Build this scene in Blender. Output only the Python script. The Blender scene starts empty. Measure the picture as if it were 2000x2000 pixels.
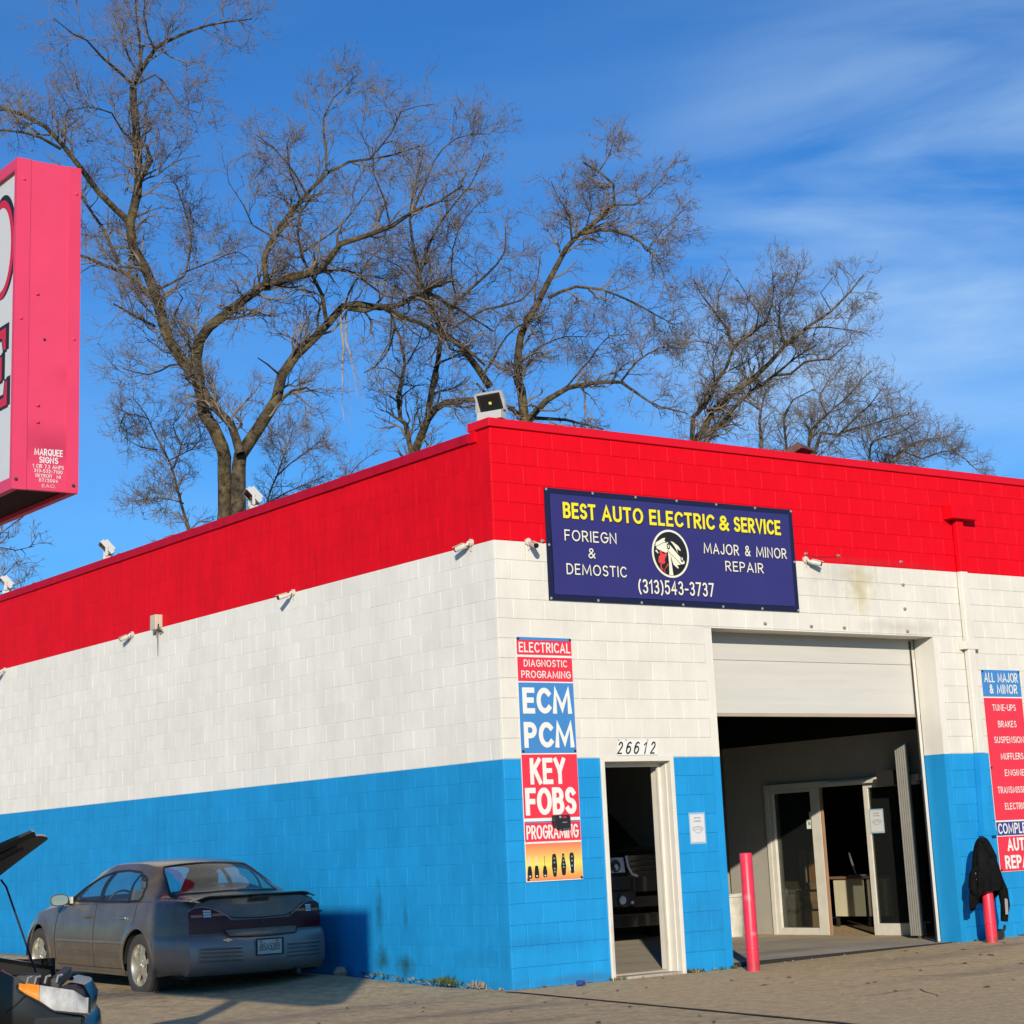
import bpy, math, random
import numpy as np
from mathutils import Vector, Matrix
random.seed(7); np.random.seed(7)
S = bpy.context.scene
# ------------------------------------------------------------------ camera
cam_d = bpy.data.cameras.new('camera'); cam = bpy.data.objects.new('camera', cam_d)
S.collection.objects.link(cam); S.camera = cam
CAM = Vector((-11.502, -15.9375, 1.3415))
yaw, pitch, roll = math.radians(36.9823), math.radians(13.3945), math.radians(-2.6593)
fw = Vector((math.sin(yaw)*math.cos(pitch), math.cos(yaw)*math.cos(pitch), math.sin(pitch)))
rt = Vector((math.cos(yaw), -math.sin(yaw), 0)); up = rt.cross(fw)
r2 = rt*math.cos(roll)+up*math.sin(roll); u2 = -rt*math.sin(roll)+up*math.cos(roll)
m = Matrix((r2, u2, -fw)).transposed().to_4x4(); m.translation = CAM; cam.matrix_world = m
cam_d.sensor_width = 36; cam_d.lens = 36*3745.845/2000
cam_d.shift_x = (1000-1027.0)/2000; cam_d.shift_y = (766.0-1000)/2000
cam_d.clip_start = .1; cam_d.clip_end = 3000
# ------------------------------------------------------------------ light
SUN = Vector((.77, 1, -.38)).normalized()
EL = math.asin(-SUN.z); AZ = math.atan2(-SUN.x, -SUN.y)      # azimuth from +Y towards +X
sd = bpy.data.lights.new('sun', 'SUN'); sun = bpy.data.objects.new('sun', sd); S.collection.objects.link(sun)
sd.energy = 4.6; sd.angle = math.radians(.53); sd.color = (1, .90, .745)
sun.rotation_euler = SUN.to_track_quat('-Z', 'Y').to_euler(); sun.location = (-20, -26, 12)
S.view_settings.view_transform = 'Standard'; S.view_settings.look = 'None'
S.view_settings.exposure = 0.0; S.view_settings.gamma = 1
W = bpy.data.worlds.new('World'); S.world = W; W.use_nodes = True
nt = W.node_tree; N = nt.nodes; N.clear(); K = nt.links
def nd(t, **k):
    n = N.new(t)
    for a, b in k.items():
        setattr(n, a, b)
    return n
sky = nd('ShaderNodeTexSky', sky_type='NISHITA', sun_disc=False, sun_elevation=EL, sun_rotation=AZ,
         air_density=1.0, dust_density=.1, ozone_density=3.0)
hs = nd('ShaderNodeMix', data_type='RGBA', blend_type='MULTIPLY'); hs.inputs[0].default_value = 1; hs.inputs[7].default_value = (.335, .82, 1.34, 1)
K.new(sky.outputs[0], hs.inputs[6])
tc = nd('ShaderNodeTexCoord')
mp = nd('ShaderNodeMapping'); mp.inputs['Rotation'].default_value = (0, math.radians(16), math.radians(-36)); mp.inputs['Scale'].default_value = (1.6, 1.0, 7.5)
mp.inputs['Location'].default_value = (3.1, 1.7, .35)
K.new(tc.outputs['Generated'], mp.inputs['Vector'])
n1 = nd('ShaderNodeTexNoise'); n1.inputs['Scale'].default_value = 2.1; n1.inputs['Detail'].default_value = 7; n1.inputs['Roughness'].default_value = .52; n1.inputs['Distortion'].default_value = .5
K.new(mp.outputs[0], n1.inputs['Vector'])
n2 = nd('ShaderNodeTexNoise'); n2.inputs['Scale'].default_value = 1.7; n2.inputs['Detail'].default_value = 2
mp2 = nd('ShaderNodeMapping'); mp2.inputs['Location'].default_value = (1.3, .4, 2.2); K.new(tc.outputs['Generated'], mp2.inputs['Vector']); K.new(mp2.outputs[0], n2.inputs['Vector'])
r1 = nd('ShaderNodeMapRange'); r1.inputs[1].default_value = .40; r1.inputs[2].default_value = .80; K.new(n1.outputs[0], r1.inputs[0])
rr = nd('ShaderNodeMapRange'); rr.inputs[1].default_value = .36; rr.inputs[2].default_value = .56; K.new(n2.outputs[0], rr.inputs[0])
mu = nd('ShaderNodeMath', operation='MULTIPLY'); K.new(r1.outputs[0], mu.inputs[0]); K.new(rr.outputs[0], mu.inputs[1])
dp = nd('ShaderNodeVectorMath', operation='DOT_PRODUCT'); K.new(tc.outputs['Generated'], dp.inputs[0]); dp.inputs[1].default_value = (.748, .610, .262)
dr = nd('ShaderNodeMapRange', interpolation_type='SMOOTHSTEP'); dr.inputs[1].default_value = .978; dr.inputs[2].default_value = 1.0; dr.inputs[3].default_value = .10; dr.inputs[4].default_value = .75; K.new(dp.outputs['Value'], dr.inputs[0])
mu2 = nd('ShaderNodeMath', operation='MULTIPLY'); K.new(mu.outputs[0], mu2.inputs[0]); K.new(dr.outputs[0], mu2.inputs[1])
mx = nd('ShaderNodeMix', data_type='RGBA'); K.new(mu2.outputs[0], mx.inputs[0]); K.new(hs.outputs[2], mx.inputs[6]); mx.inputs[7].default_value = (6.2, 8.4, 10.3, 1)
bg = nd('ShaderNodeBackground'); bg.inputs[1].default_value = .10
K.new(mx.outputs[2], bg.inputs[0]); wo = nd('ShaderNodeOutputWorld'); K.new(bg.outputs[0], wo.inputs[0])

S.cycles.diffuse_bounces = 1
# ------------------------------------------------------------------ helpers
C = S.collection
def lin(r, g, b):
    f = lambda c: (c/255/12.92) if c/255 <= .04045 else ((c/255+.055)/1.055)**2.4
    return (f(r), f(g), f(b))
MATS = {}
def mat(name, col, rough=.6, metal=0, var=.06, nscale=3.0, bump=0, bscale=60, islandvar=0, coat=0, col2=None, spec=.5, stretch=(1,1,1), wear_shade=None, streak=0):
    if name in MATS: return MATS[name]
    M = bpy.data.materials.new(name); M.use_nodes = True; MATS[name] = M
    t = M.node_tree; n = t.nodes; k = t.links; b = n['Principled BSDF']
    b.inputs['Roughness'].default_value = rough; b.inputs['Metallic'].default_value = metal
    b.inputs['Specular IOR Level'].default_value = spec
    if coat: b.inputs['Coat Weight'].default_value = coat; b.inputs['Coat Roughness'].default_value = .08
    tc = n.new('ShaderNodeTexCoord'); geo = n.new('ShaderNodeNewGeometry')
    mp = n.new('ShaderNodeMapping'); mp.inputs['Scale'].default_value = stretch; k.new(geo.outputs['Position'], mp.inputs[0])
    no = n.new('ShaderNodeTexNoise'); no.inputs['Scale'].default_value = nscale; no.inputs['Detail'].default_value = 6; no.inputs['Roughness'].default_value = .65
    k.new(mp.outputs[0], no.inputs['Vector'])
    mr = n.new('ShaderNodeMapRange'); mr.inputs[1].default_value = .3; mr.inputs[2].default_value = .7
    mr.inputs[3].default_value = 1-var*1.5; mr.inputs[4].default_value = 1+var; k.new(no.outputs[0], mr.inputs[0])
    last = mr.outputs[0]
    if islandvar:
        oi = n.new('ShaderNodeObjectInfo')
        ad = n.new('ShaderNodeMath'); ad.operation = 'ADD'; k.new(oi.outputs['Random'], ad.inputs[0]); k.new(geo.outputs['Random Per Island'], ad.inputs[1])
        fr = n.new('ShaderNodeMath'); fr.operation = 'FRACT'; k.new(ad.outputs[0], fr.inputs[0])
        m2 = n.new('ShaderNodeMapRange'); m2.inputs[3].default_value = 1-islandvar; m2.inputs[4].default_value = 1+islandvar*.5; k.new(fr.outputs[0], m2.inputs[0])
        mm = n.new('ShaderNodeMath'); mm.operation = 'MULTIPLY'; k.new(last, mm.inputs[0]); k.new(m2.outputs[0], mm.inputs[1]); last = mm.outputs[0]
    vm = n.new('ShaderNodeVectorMath'); vm.operation = 'SCALE'
    if col2:
        mixc = n.new('ShaderNodeMix'); mixc.data_type = 'RGBA'; mixc.inputs[6].default_value = (*col, 1); mixc.inputs[7].default_value = (*col2, 1)
        n3 = n.new('ShaderNodeTexNoise'); n3.inputs['Scale'].default_value = nscale*.35; n3.inputs['Detail'].default_value = 5; k.new(mp.outputs[0], n3.inputs['Vector'])
        m3 = n.new('ShaderNodeMapRange'); m3.inputs[1].default_value = .42; m3.inputs[2].default_value = .62; k.new(n3.outputs[0], m3.inputs[0])
        k.new(m3.outputs[0], mixc.inputs[0]); k.new(mixc.outputs[2], vm.inputs[0])
    else: vm.inputs[0].default_value = col
    k.new(last, vm.inputs['Scale']); out = vm.outputs[0]
    if wear_shade:   # stains and painted shade: list of (center, radius xyz, colour, strength)
        for (cx, rx, wc, ws) in wear_shade:
            s1 = n.new('ShaderNodeVectorMath'); s1.operation = 'SUBTRACT'; k.new(geo.outputs['Position'], s1.inputs[0]); s1.inputs[1].default_value = cx
            nn = n.new('ShaderNodeTexNoise'); nn.inputs['Scale'].default_value = 7; nn.inputs['Detail'].default_value = 5; k.new(geo.outputs['Position'], nn.inputs['Vector'])
            s2 = n.new('ShaderNodeVectorMath'); s2.operation = 'DIVIDE'; k.new(s1.outputs[0], s2.inputs[0]); s2.inputs[1].default_value = rx
            ln = n.new('ShaderNodeVectorMath'); ln.operation = 'LENGTH'; k.new(s2.outputs[0], ln.inputs[0])
            a2 = n.new('ShaderNodeMath'); a2.operation = 'MULTIPLY_ADD'; k.new(nn.outputs[0], a2.inputs[0]); a2.inputs[1].default_value = 1.5; k.new(ln.outputs['Value'], a2.inputs[2])
            m4 = n.new('ShaderNodeMapRange'); m4.inputs[1].default_value = 1.75; m4.inputs[2].default_value = .75; m4.inputs[3].default_value = 0; m4.inputs[4].default_value = ws; k.new(a2.outputs[0], m4.inputs[0])
            mc = n.new('ShaderNodeMix'); mc.data_type = 'RGBA'; k.new(m4.outputs[0], mc.inputs[0]); k.new(out, mc.inputs[6]); mc.inputs[7].default_value = (*wc, 1); out = mc.outputs[2]
    k.new(out, b.inputs['Base Color'])
    if streak:
        sp = n.new('ShaderNodeMapping'); sp.inputs['Scale'].default_value = (6, 6, .7); k.new(geo.outputs['Position'], sp.inputs[0]); sn = n.new('ShaderNodeTexNoise'); sn.inputs['Scale'].default_value = 1.6; sn.inputs['Detail'].default_value = 8; sn.inputs['Roughness'].default_value = .7; k.new(sp.outputs[0], sn.inputs['Vector'])
        sr = n.new('ShaderNodeMapRange'); sr.inputs[1].default_value = .35; sr.inputs[2].default_value = .72; sr.inputs[3].default_value = 1.0+streak*.25; sr.inputs[4].default_value = 1-streak; k.new(sn.outputs[0], sr.inputs[0])
        sv = n.new('ShaderNodeVectorMath'); sv.operation = 'SCALE'; k.new(out, sv.inputs[0]); k.new(sr.outputs[0], sv.inputs['Scale']); out = sv.outputs[0]; k.new(out, b.inputs['Base Color'])
    if bump:
        bn = n.new('ShaderNodeTexNoise'); bn.inputs['Scale'].default_value = bscale; bn.inputs['Detail'].default_value = 4; k.new(geo.outputs['Position'], bn.inputs['Vector'])
        bu = n.new('ShaderNodeBump'); bu.inputs['Strength'].default_value = 1; bu.inputs['Distance'].default_value = bump; k.new(bn.outputs[0], bu.inputs['Height']); k.new(bu.outputs[0], b.inputs['Normal'])
    return M
def glassmat(name, tint, alpha=.25, rough=.03):
    if name in MATS: return MATS[name]
    M = bpy.data.materials.new(name); M.use_nodes = True; MATS[name] = M
    t = M.node_tree; n = t.nodes; k = t.links; n.clear()
    o = n.new('ShaderNodeOutputMaterial'); tr = n.new('ShaderNodeBsdfTransparent'); tr.inputs[0].default_value = (*tint, 1)
    g = n.new('ShaderNodeBsdfGlossy'); g.inputs['Roughness'].default_value = rough
    d = n.new('ShaderNodeBsdfDiffuse'); d.inputs[0].default_value = (.32, .36, .34, 1)
    m1 = n.new('ShaderNodeMixShader'); m1.inputs[0].default_value = alpha; k.new(tr.outputs[0], m1.inputs[1]); k.new(d.outputs[0], m1.inputs[2])
    lw = n.new('ShaderNodeLayerWeight'); pw = n.new('ShaderNodeMath'); pw.operation = 'POWER'; k.new(lw.outputs['Facing'], pw.inputs[0]); pw.inputs[1].default_value = 4.0
    fr = n.new('ShaderNodeMath'); fr.operation = 'MULTIPLY_ADD'; k.new(pw.outputs[0], fr.inputs[0]); fr.inputs[1].default_value = .85; fr.inputs[2].default_value = .045
    m2 = n.new('ShaderNodeMixShader'); k.new(fr.outputs[0], m2.inputs[0]); k.new(m1.outputs[0], m2.inputs[1]); k.new(g.outputs[0], m2.inputs[2])
    k.new(m2.outputs[0], o.inputs[0]); return M

class MB:
    def __init__(s): s.v = []; s.f = []
    def add(s, vs, fs):
        b = len(s.v); s.v += [tuple(v) for v in vs]; s.f += [tuple(b+i for i in f) for f in fs]; return s
    def box(s, x0, x1, y0, y1, z0, z1):
        return s.add([(x0,y0,z0),(x1,y0,z0),(x1,y1,z0),(x0,y1,z0),(x0,y0,z1),(x1,y0,z1),(x1,y1,z1),(x0,y1,z1)],
                     [(0,3,2,1),(4,5,6,7),(0,1,5,4),(1,2,6,5),(2,3,7,6),(3,0,4,7)])
    def obox(s, c, ax, ay, az):      # oriented box: centre and three half-axis vectors
        c, ax, ay, az = map(Vector, (c, ax, ay, az)); vs = []
        for k in (-1, 1):
            for i, j in ((-1,-1),(1,-1),(1,1),(-1,1)): vs.append(c+ax*i+ay*j+az*k)
        return s.add(vs, [(0,3,2,1),(4,5,6,7),(0,1,5,4),(1,2,6,5),(2,3,7,6),(3,0,4,7)])
    def quad(s, *p): return s.add(p, [tuple(range(len(p)))])
    def tube(s, pts, r, n=8, cap=True, closed=False):
        P = [Vector(p) for p in pts]; R = r if hasattr(r, '__len__') else [r]*len(P); vs = []; fs = []
        m = len(P); a = None
        for i, p in enumerate(P):
            t = (P[(i+1) % m]-P[i-1]) if closed else (P[min(i+1, m-1)]-P[max(i-1, 0)])
            if t.length < 1e-9: t = Vector((0,0,1))
            t.normalize()
            if a is None: a = t.orthogonal().normalized()
            else:
                a = a-t*a.dot(t); a = a.normalized() if a.length > 1e-6 else t.orthogonal().normalized()
            b = t.cross(a)
            for k in range(n):
                th = 2*math.pi*k/n; vs.append(p+(a*math.cos(th)+b*math.sin(th))*R[i])
        for i in range(m if closed else m-1):
            j = (i+1) % m
            for k in range(n): fs.append((i*n+k, i*n+(k+1) % n, j*n+(k+1) % n, j*n+k))
        if cap and not closed: fs += [tuple(range(n-1, -1, -1)), tuple((m-1)*n+k for k in range(n))]
        return s.add(vs, fs)
    def cyl(s, p0, p1, r, n=16): return s.tube([p0, p1], r, n)
    def lathe(s, prof, n=32, c=(0,0,0), axis='z'):   # prof: (radius, height)
        vs = []; fs = []
        for r, h in prof:
            for k in range(n):
                th = 2*math.pi*k/n; a, b = r*math.cos(th), r*math.sin(th)
                p = (a, b, h) if axis == 'z' else ((h, a, b) if axis == 'x' else (a, h, b)); vs.append(Vector(p)+Vector(c))
        for i in range(len(prof)-1):
            for k in range(n): fs.append((i*n+k, i*n+(k+1) % n, (i+1)*n+(k+1) % n, (i+1)*n+k))
        return s.add(vs, fs)
    def prism(s, poly, fn, d0, d1):   # poly of (u,v), fn(u,v,d) -> point
        n = len(poly)
        vs = [fn(u, v, d0) for u, v in poly]+[fn(u, v, d1) for u, v in poly]
        return s.add(vs, [tuple(range(n)), tuple(range(2*n-1, n-1, -1))]+[(i, (i+1) % n, n+(i+1) % n, n+i) for i in range(n)])
    def grid(s, rows):
        m = len(rows[0]); vs = [p for r in rows for p in r]; fs = []
        for i in range(len(rows)-1):
            for j in range(m-1): fs.append((i*m+j, i*m+j+1, (i+1)*m+j+1, (i+1)*m+j))
        return s.add(vs, fs)
    def mesh(s, name, mt=None, smooth=None, off=(0,0,0), bevel=0):
        me = bpy.data.meshes.new(name); o = Vector(off)
        me.from_pydata([tuple(Vector(v)-o) for v in s.v], [], s.f)
        if mt: me.materials.append(mt)
        if smooth is not None: shade(me, smooth)
        me.update(); return me
def shade(me, ang):
    me.polygons.foreach_set('use_smooth', [True]*len(me.polygons))
    try: me.set_sharp_from_angle(angle=math.radians(ang))
    except Exception: pass
def wloc(o):
    v = Vector((0,0,0))
    while o: v += o.location; o = o.parent
    return v
def link(me, name, parent=None, local=False, loc=None, **props):
    o = bpy.data.objects.new(name, me); C.objects.link(o)
    if parent: o.parent = parent
    if loc is not None: o.location = loc
    for a, b in props.items(): o[a] = b
    return o
def obj(name, mb, mt, parent=None, smooth=None, local=False, bevel=0, **props):
    """mb in world coordinates unless local; one mesh object"""
    if local or (parent is None and 'keep' in props):
        off = Vector((0,0,0))
    elif parent: off = wloc(parent)
    else:
        a = np.array([tuple(v) for v in mb.v]); off = Vector(((a[:,0].min()+a[:,0].max())/2, (a[:,1].min()+a[:,1].max())/2, a[:,2].min()))
    props.pop('keep', None)
    me = mb.mesh(name, mt, smooth, off)
    o = link(me, name, parent, loc=None if parent else off, **props)
    if bevel:
        b = o.modifiers.new('bevel', 'BEVEL'); b.width = bevel; b.segments = 2; b.limit_method = 'ANGLE'
    return o
def thing(name, label, cat, loc=(0,0,0), group=None, rotz=0):
    o = bpy.data.objects.new(name, None); C.objects.link(o); o.location = loc; o.rotation_euler = (0, 0, rotz)
    o['label'] = label; o['category'] = cat
    if group: o['group'] = group
    o.empty_display_size = .1
    return o
def tag(o, label, cat, group=None):
    o['label'] = label; o['category'] = cat
    if group: o['group'] = group
    return o
# stroke lettering: each glyph is (width, [polylines]) in a unit-high box; arcs sampled
def _arc(cx, cy, rx, ry, a0, a1, n=10):
    return [(cx+rx*math.cos(math.radians(a0+(a1-a0)*i/n)), cy+ry*math.sin(math.radians(a0+(a1-a0)*i/n))) for i in range(n+1)]
GL = {
 'A': (.68, [[(0,0),(.34,1),(.68,0)], [(.13,.30),(.55,.30)]]), 'B': (.55, [[(0,0),(0,1),(.28,1)]+_arc(.28,.76,.24,.24,90,-90)+[(0,.52)], [(.28,.52)]+_arc(.29,.26,.26,.26,90,-90)+[(0,0)]]),
 'C': (.62, [_arc(.36,.5,.36,.5,45,315,18)]), 'D': (.62, [[(0,0),(0,1),(.22,1)]+_arc(.22,.5,.40,.5,90,-90,14)+[(0,0)]]), 'E': (.48, [[(.48,1),(0,1),(0,0),(.48,0)], [(0,.52),(.42,.52)]]),
 'F': (.46, [[(.46,1),(0,1),(0,0)], [(0,.5),(.40,.5)]]), 'G': (.68, [_arc(.37,.5,.37,.5,45,360,20)+[(.40,.5)]]), 'H': (.6, [[(0,0),(0,1)], [(.6,0),(.6,1)], [(0,.52),(.6,.52)]]),
 'I': (.0, [[(0,0),(0,1)]]), 'J': (.4, [[(.4,1),(.4,.25)]+_arc(.2,.24,.2,.24,0,-170,8)]), 'K': (.58, [[(0,0),(0,1)], [(.54,1),(.02,.46)], [(.18,.60),(.58,0)]]),
 'L': (.44, [[(0,1),(0,0),(.44,0)]]), 'M': (.92, [[(0,0),(.07,1),(.46,.12),(.85,1),(.92,0)]]), 'N': (.62, [[(0,0),(0,1),(.62,0),(.62,1)]]),
 'O': (.76, [_arc(.38,.5,.38,.5,90,450,26)]), 'P': (.52, [[(0,0),(0,1),(.26,1)]+_arc(.26,.73,.26,.27,90,-90)+[(0,.46)]]), 'Q': (.76, [_arc(.38,.5,.38,.5,90,450,26), [(.45,.28),(.75,-.05)]]),
 'R': (.56, [[(0,0),(0,1),(.27,1)]+_arc(.27,.74,.25,.26,90,-90)+[(0,.48)], [(.24,.48),(.56,0)]]), 'S': (.52, [_arc(.27,.75,.24,.25,30,270,12)+_arc(.26,.25,.26,.25,90,-150,12)]),
 'T': (.56, [[(0,1),(.56,1)], [(.28,1),(.28,0)]]), 'U': (.6, [[(0,1),(0,.3)]+_arc(.3,.3,.3,.3,180,360,12)+[(.6,1)]]), 'V': (.62, [[(0,1),(.31,0),(.62,1)]]),
 'X': (.6, [[(0,0),(.6,1)], [(0,1),(.6,0)]]), 'Y': (.6, [[(0,1),(.3,.48),(.3,0)], [(.6,1),(.3,.48)]]), 'W': (.9, [[(0,1),(.22,0),(.45,.8),(.68,0),(.9,1)]]), 'Z': (.52, [[(0,1),(.52,1),(0,0),(.52,0)]]),
 '&': (.62, [[(.62,0),(.14,.72)]+_arc(.28,.80,.17,.2,205,-30,10)+[(.08,.36)]+_arc(.22,.22,.2,.22,140,290,8)+[(.46,.18),(.60,.46)]]),
 '0': (.5, [_arc(.25,.5,.25,.5,90,450,20)]), '1': (.24, [[(0,.78),(.22,1),(.22,0)]]), '2': (.5, [_arc(.25,.73,.24,.27,165,-30,10)+[(0,0),(.5,0)]]),
 '3': (.5, [_arc(.24,.76,.22,.24,150,-90,10)+_arc(.24,.27,.25,.27,88,-150,12)]), '4': (.54, [[(.40,0),(.40,1),(0,.30),(.54,.30)]]), '5': (.5, [[(.45,1),(.08,1),(.04,.55)]+_arc(.24,.32,.25,.32,120,-150,12)]),
 '6': (.5, [_arc(.29,.5,.27,.5,60,180,8)+_arc(.26,.31,.24,.31,180,520,18)]), '7': (.5, [[(0,1),(.5,1),(.16,0)]]), '8': (.5, [_arc(.25,.76,.21,.24,90,450,16), _arc(.25,.27,.25,.27,90,450,16)]), '9': (.5, [_arc(.24,.69,.24,.31,0,340,16)+_arc(.21,.5,.28,.5,0,-110,8)]),
 '-': (.3, [[(0,.42),(.3,.42)]]), '(': (.2, [_arc(.52,.45,.52,.72,130,230,10)]), ')': (.2, [_arc(-.32,.45,.52,.72,50,-50,10)]), '.': (.02, [[(0,.03),(.02,.03)]]), '/': (.36, [[(0,-.05),(.36,1.05)]]), ' ': (.3, [])}
def letters(body, fn, x0, x1, z0, z1, wt=.16, d=0.0, shear=0, gap=.24):
    """stroke text fitted to the rectangle; wt = stroke as a fraction of the letter height"""
    H = z1-z0; th = wt*H; segs = []; x = 0
    for ch in body:
        w, st = GL[ch]; segs += [[(x+px+shear*py, py) for px, py in s] for s in st]; x += w+gap+(wt*.6)
    if not segs: return MB()
    ax = min(p[0] for s in segs for p in s); bx = max(p[0] for s in segs for p in s); kx = (x1-x0-th)/max(bx-ax, 1e-6); kz = H-th
    if bx-ax < .05: kx = 0; x0 = (x0+x1)/2-th/2
    mb = MB(); lev = 0
    for s in segs:
        P = [Vector((x0+th/2+(p[0]-ax)*kx, z0+th/2+p[1]*kz)) for p in s]; n = len(P); closed = (P[0]-P[-1]).length < 1e-5 and n > 3; rows = []
        tw = th*(1.0 if kx >= kz*.8 else .9)
        for i in range(n):
            a = P[i-1] if i else (P[-2] if closed else P[0]); b = P[i+1] if i < n-1 else (P[1] if closed else P[-1])
            d1 = (P[i]-a); d2 = (b-P[i]); d1 = d1.normalized() if d1.length > 1e-9 else d2.normalized(); d2 = d2.normalized() if d2.length > 1e-9 else d1
            n1 = Vector((-d1.y, d1.x)); n2 = Vector((-d2.y, d2.x)); m_ = n1+n2
            if m_.length < .35: m_ = n2
            else: m_ = m_/(m_.dot(n1))
            if m_.length > 1.9: m_ = m_.normalized()*1.9
            c_ = P[i]
            if not closed and i == 0: c_ = P[i]-d2*tw/2
            if not closed and i == n-1: c_ = P[i]+d1*tw/2
            rows.append([fn(*(c_+m_*tw/2), d+lev*.0004+i*.00008), fn(*(c_-m_*tw/2), d+lev*.0004+i*.00008)])
        mb.grid(rows); lev = (lev+1) % 3
    return mb
def text_mesh(body, fn, x0, x1, z0, z1, bold=0.0, d=0.0, shear=0, align='', spacing=1, wt=None):
    return letters(body, fn, x0, x1, z0, z1, wt if wt else .10+bold*2.4, d, shear)
front = lambda u, v, d: (u, -d, v)          # on the front wall, d outwards
# ------------------------------------------------------------------ ground
CH, BL = .2032, .4064
def gh(x, y):
    h = .0105*max(0, x-2.9) if y > -4 else 0
    if x < 0 and y > 0: h += .085*min(1, y/2.8)*math.exp(-(x/1.0)**2)+.010*max(0, y-1)
    return h
asph = mat('asphalt', (.58,.425,.225), .9, var=.24, nscale=15, bump=.012, bscale=38, col2=(.46,.33,.165), stretch=(1,1,1),
    wear_shade=[((-2.4,-2.9,0),(1.3,.30,1),(.15,.12,.09),.6),((.2,-4.3,0),(1.8,.28,1),(.17,.135,.10),.5),((-.9,2.6,0),(1.6,1.2,1),(.10,.09,.08),.6),((-3,-.4,0),(2.3,.5,1),(.17,.14,.11),.5),((-2.2,3.9,0),(1.1,1.2,1),(.06,.055,.05),.75),((1.5,-3.4,0),(2.6,.35,1),(.16,.13,.10),.5),((-1.6,-1.7,0),(1.7,.35,1),(.13,.11,.09),.55),((-4.0,6,0),(.9,2.2,1),(.14,.12,.10),.5)])
conc = mat('concrete_paving', (.62,.445,.22), .85, var=.2, nscale=17, bump=.010, bscale=45, col2=(.52,.375,.19),
    wear_shade=[((4.6,-1.2,0),(1.6,.5,1),(.2,.165,.125),.5),((3.4,-3.1,0),(2.4,.35,1),(.22,.18,.14),.5),((7.5,-1.9,0),(1.2,.5,1),(.22,.18,.14),.5),((6.3,-.9,0),(.9,.25,1),(.16,.13,.1),.6)])
def ax_(a, b, lo, hi, st): return sorted(set([round(v, 3) for v in [lo-2000, lo-300, lo-80, lo-20]+[a+(b-a)*i/st for i in range(st+1)]+[hi+20, hi+80, hi+300, hi+2000]]))
xs = ax_(-14, 12, -14, 12, 104); ys = ax_(-12, 18, -12, 18, 120)
g = MB().grid([[(x, y, gh(x, y) if -14 <= x <= 12 and -12 <= y <= 18 else (gh(max(-14, min(12, x)), max(-12, min(18, y))))) for x in xs] for y in ys])
g.f = [tuple(reversed(f)) for f in g.f] if False else g.f
obj('ground', g, asph, smooth=60, keep=1, kind='structure')
# concrete apron in front of the bays, one sheet 4 mm above the asphalt
xa = [-.12]+[i*.5 for i in range(0, 21)]
def edge(y): return -.15+.16*min(0, y+.3)
rows = []
for j in range(29):
    y = .06-j*.25; x0 = edge(y)
    rows.append([(x0+(10.4-x0)*i/24, y, gh(x0+(10.4-x0)*i/24, min(y, -.01))+.004) for i in range(25)])
slab_j = MB().grid([r for r in rows if True]); slab_j.f = [tuple(reversed(f)) for f in slab_j.f]
obj('concrete_apron', slab_j, conc, smooth=60, keep=1, kind='structure')
dark = mat('dark_gap', (.025,.021,.018), .95)
def strip(name, pts, w, z=.008, mt=None):
    mb = MB(); rows = []
    for i, (x, y) in enumerate(pts):
        a = Vector(pts[min(i+1, len(pts)-1)])-Vector(pts[max(i-1, 0)]); a = Vector((-a.y, a.x)).normalized()*(w*(.5 if i in (0, len(pts)-1) else random.uniform(.7, 1.3)))/2
        rows.append([(x+a.x, y+a.y, gh(x, y)+z), (x-a.x, y-a.y, gh(x, y)+z)])
    mb.grid(rows); return mb
def wob(p0, p1, n, amp): return [(p0[0]+(p1[0]-p0[0])*i/n+random.uniform(-amp, amp), p0[1]+(p1[1]-p0[1])*i/n+random.uniform(-amp, amp)) for i in range(n+1)]
obj('expansion_joint', strip('j', [(edge(y)-.012, y) for y in [-.1-.25*i for i in range(28)]], .05), dark, keep=1, kind='structure')
cracks = [wob((.7,-3.95), (1.5,-3.85), 7, .03)+wob((1.55,-3.9), (1.0,-4.6), 5, .02), wob((3.0,-1.9), (4.4,-2.3), 9, .04), wob((-2.6,.3), (-1.0,-.6), 9, .05), wob((-3.6,3.2), (-2.2,1.0), 10, .06), wob((6.2,-1.6), (8.0,-1.3), 9, .04),
          wob((-3.2,-1.5), (-.6,-1.9), 10, .06), wob((-.5,-.05),(-2.8,-.35),12,.05), wob((2.4,-2.6),(4.2,-4.2),10,.05)]
cm = MB()
for c_ in cracks: s_ = strip('c', c_, .013); cm.add(s_.v, s_.f)
obj('pavement_cracks', cm, mat('crack_dirt', (.09,.07,.05), .95), keep=1, kind='structure')
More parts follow.
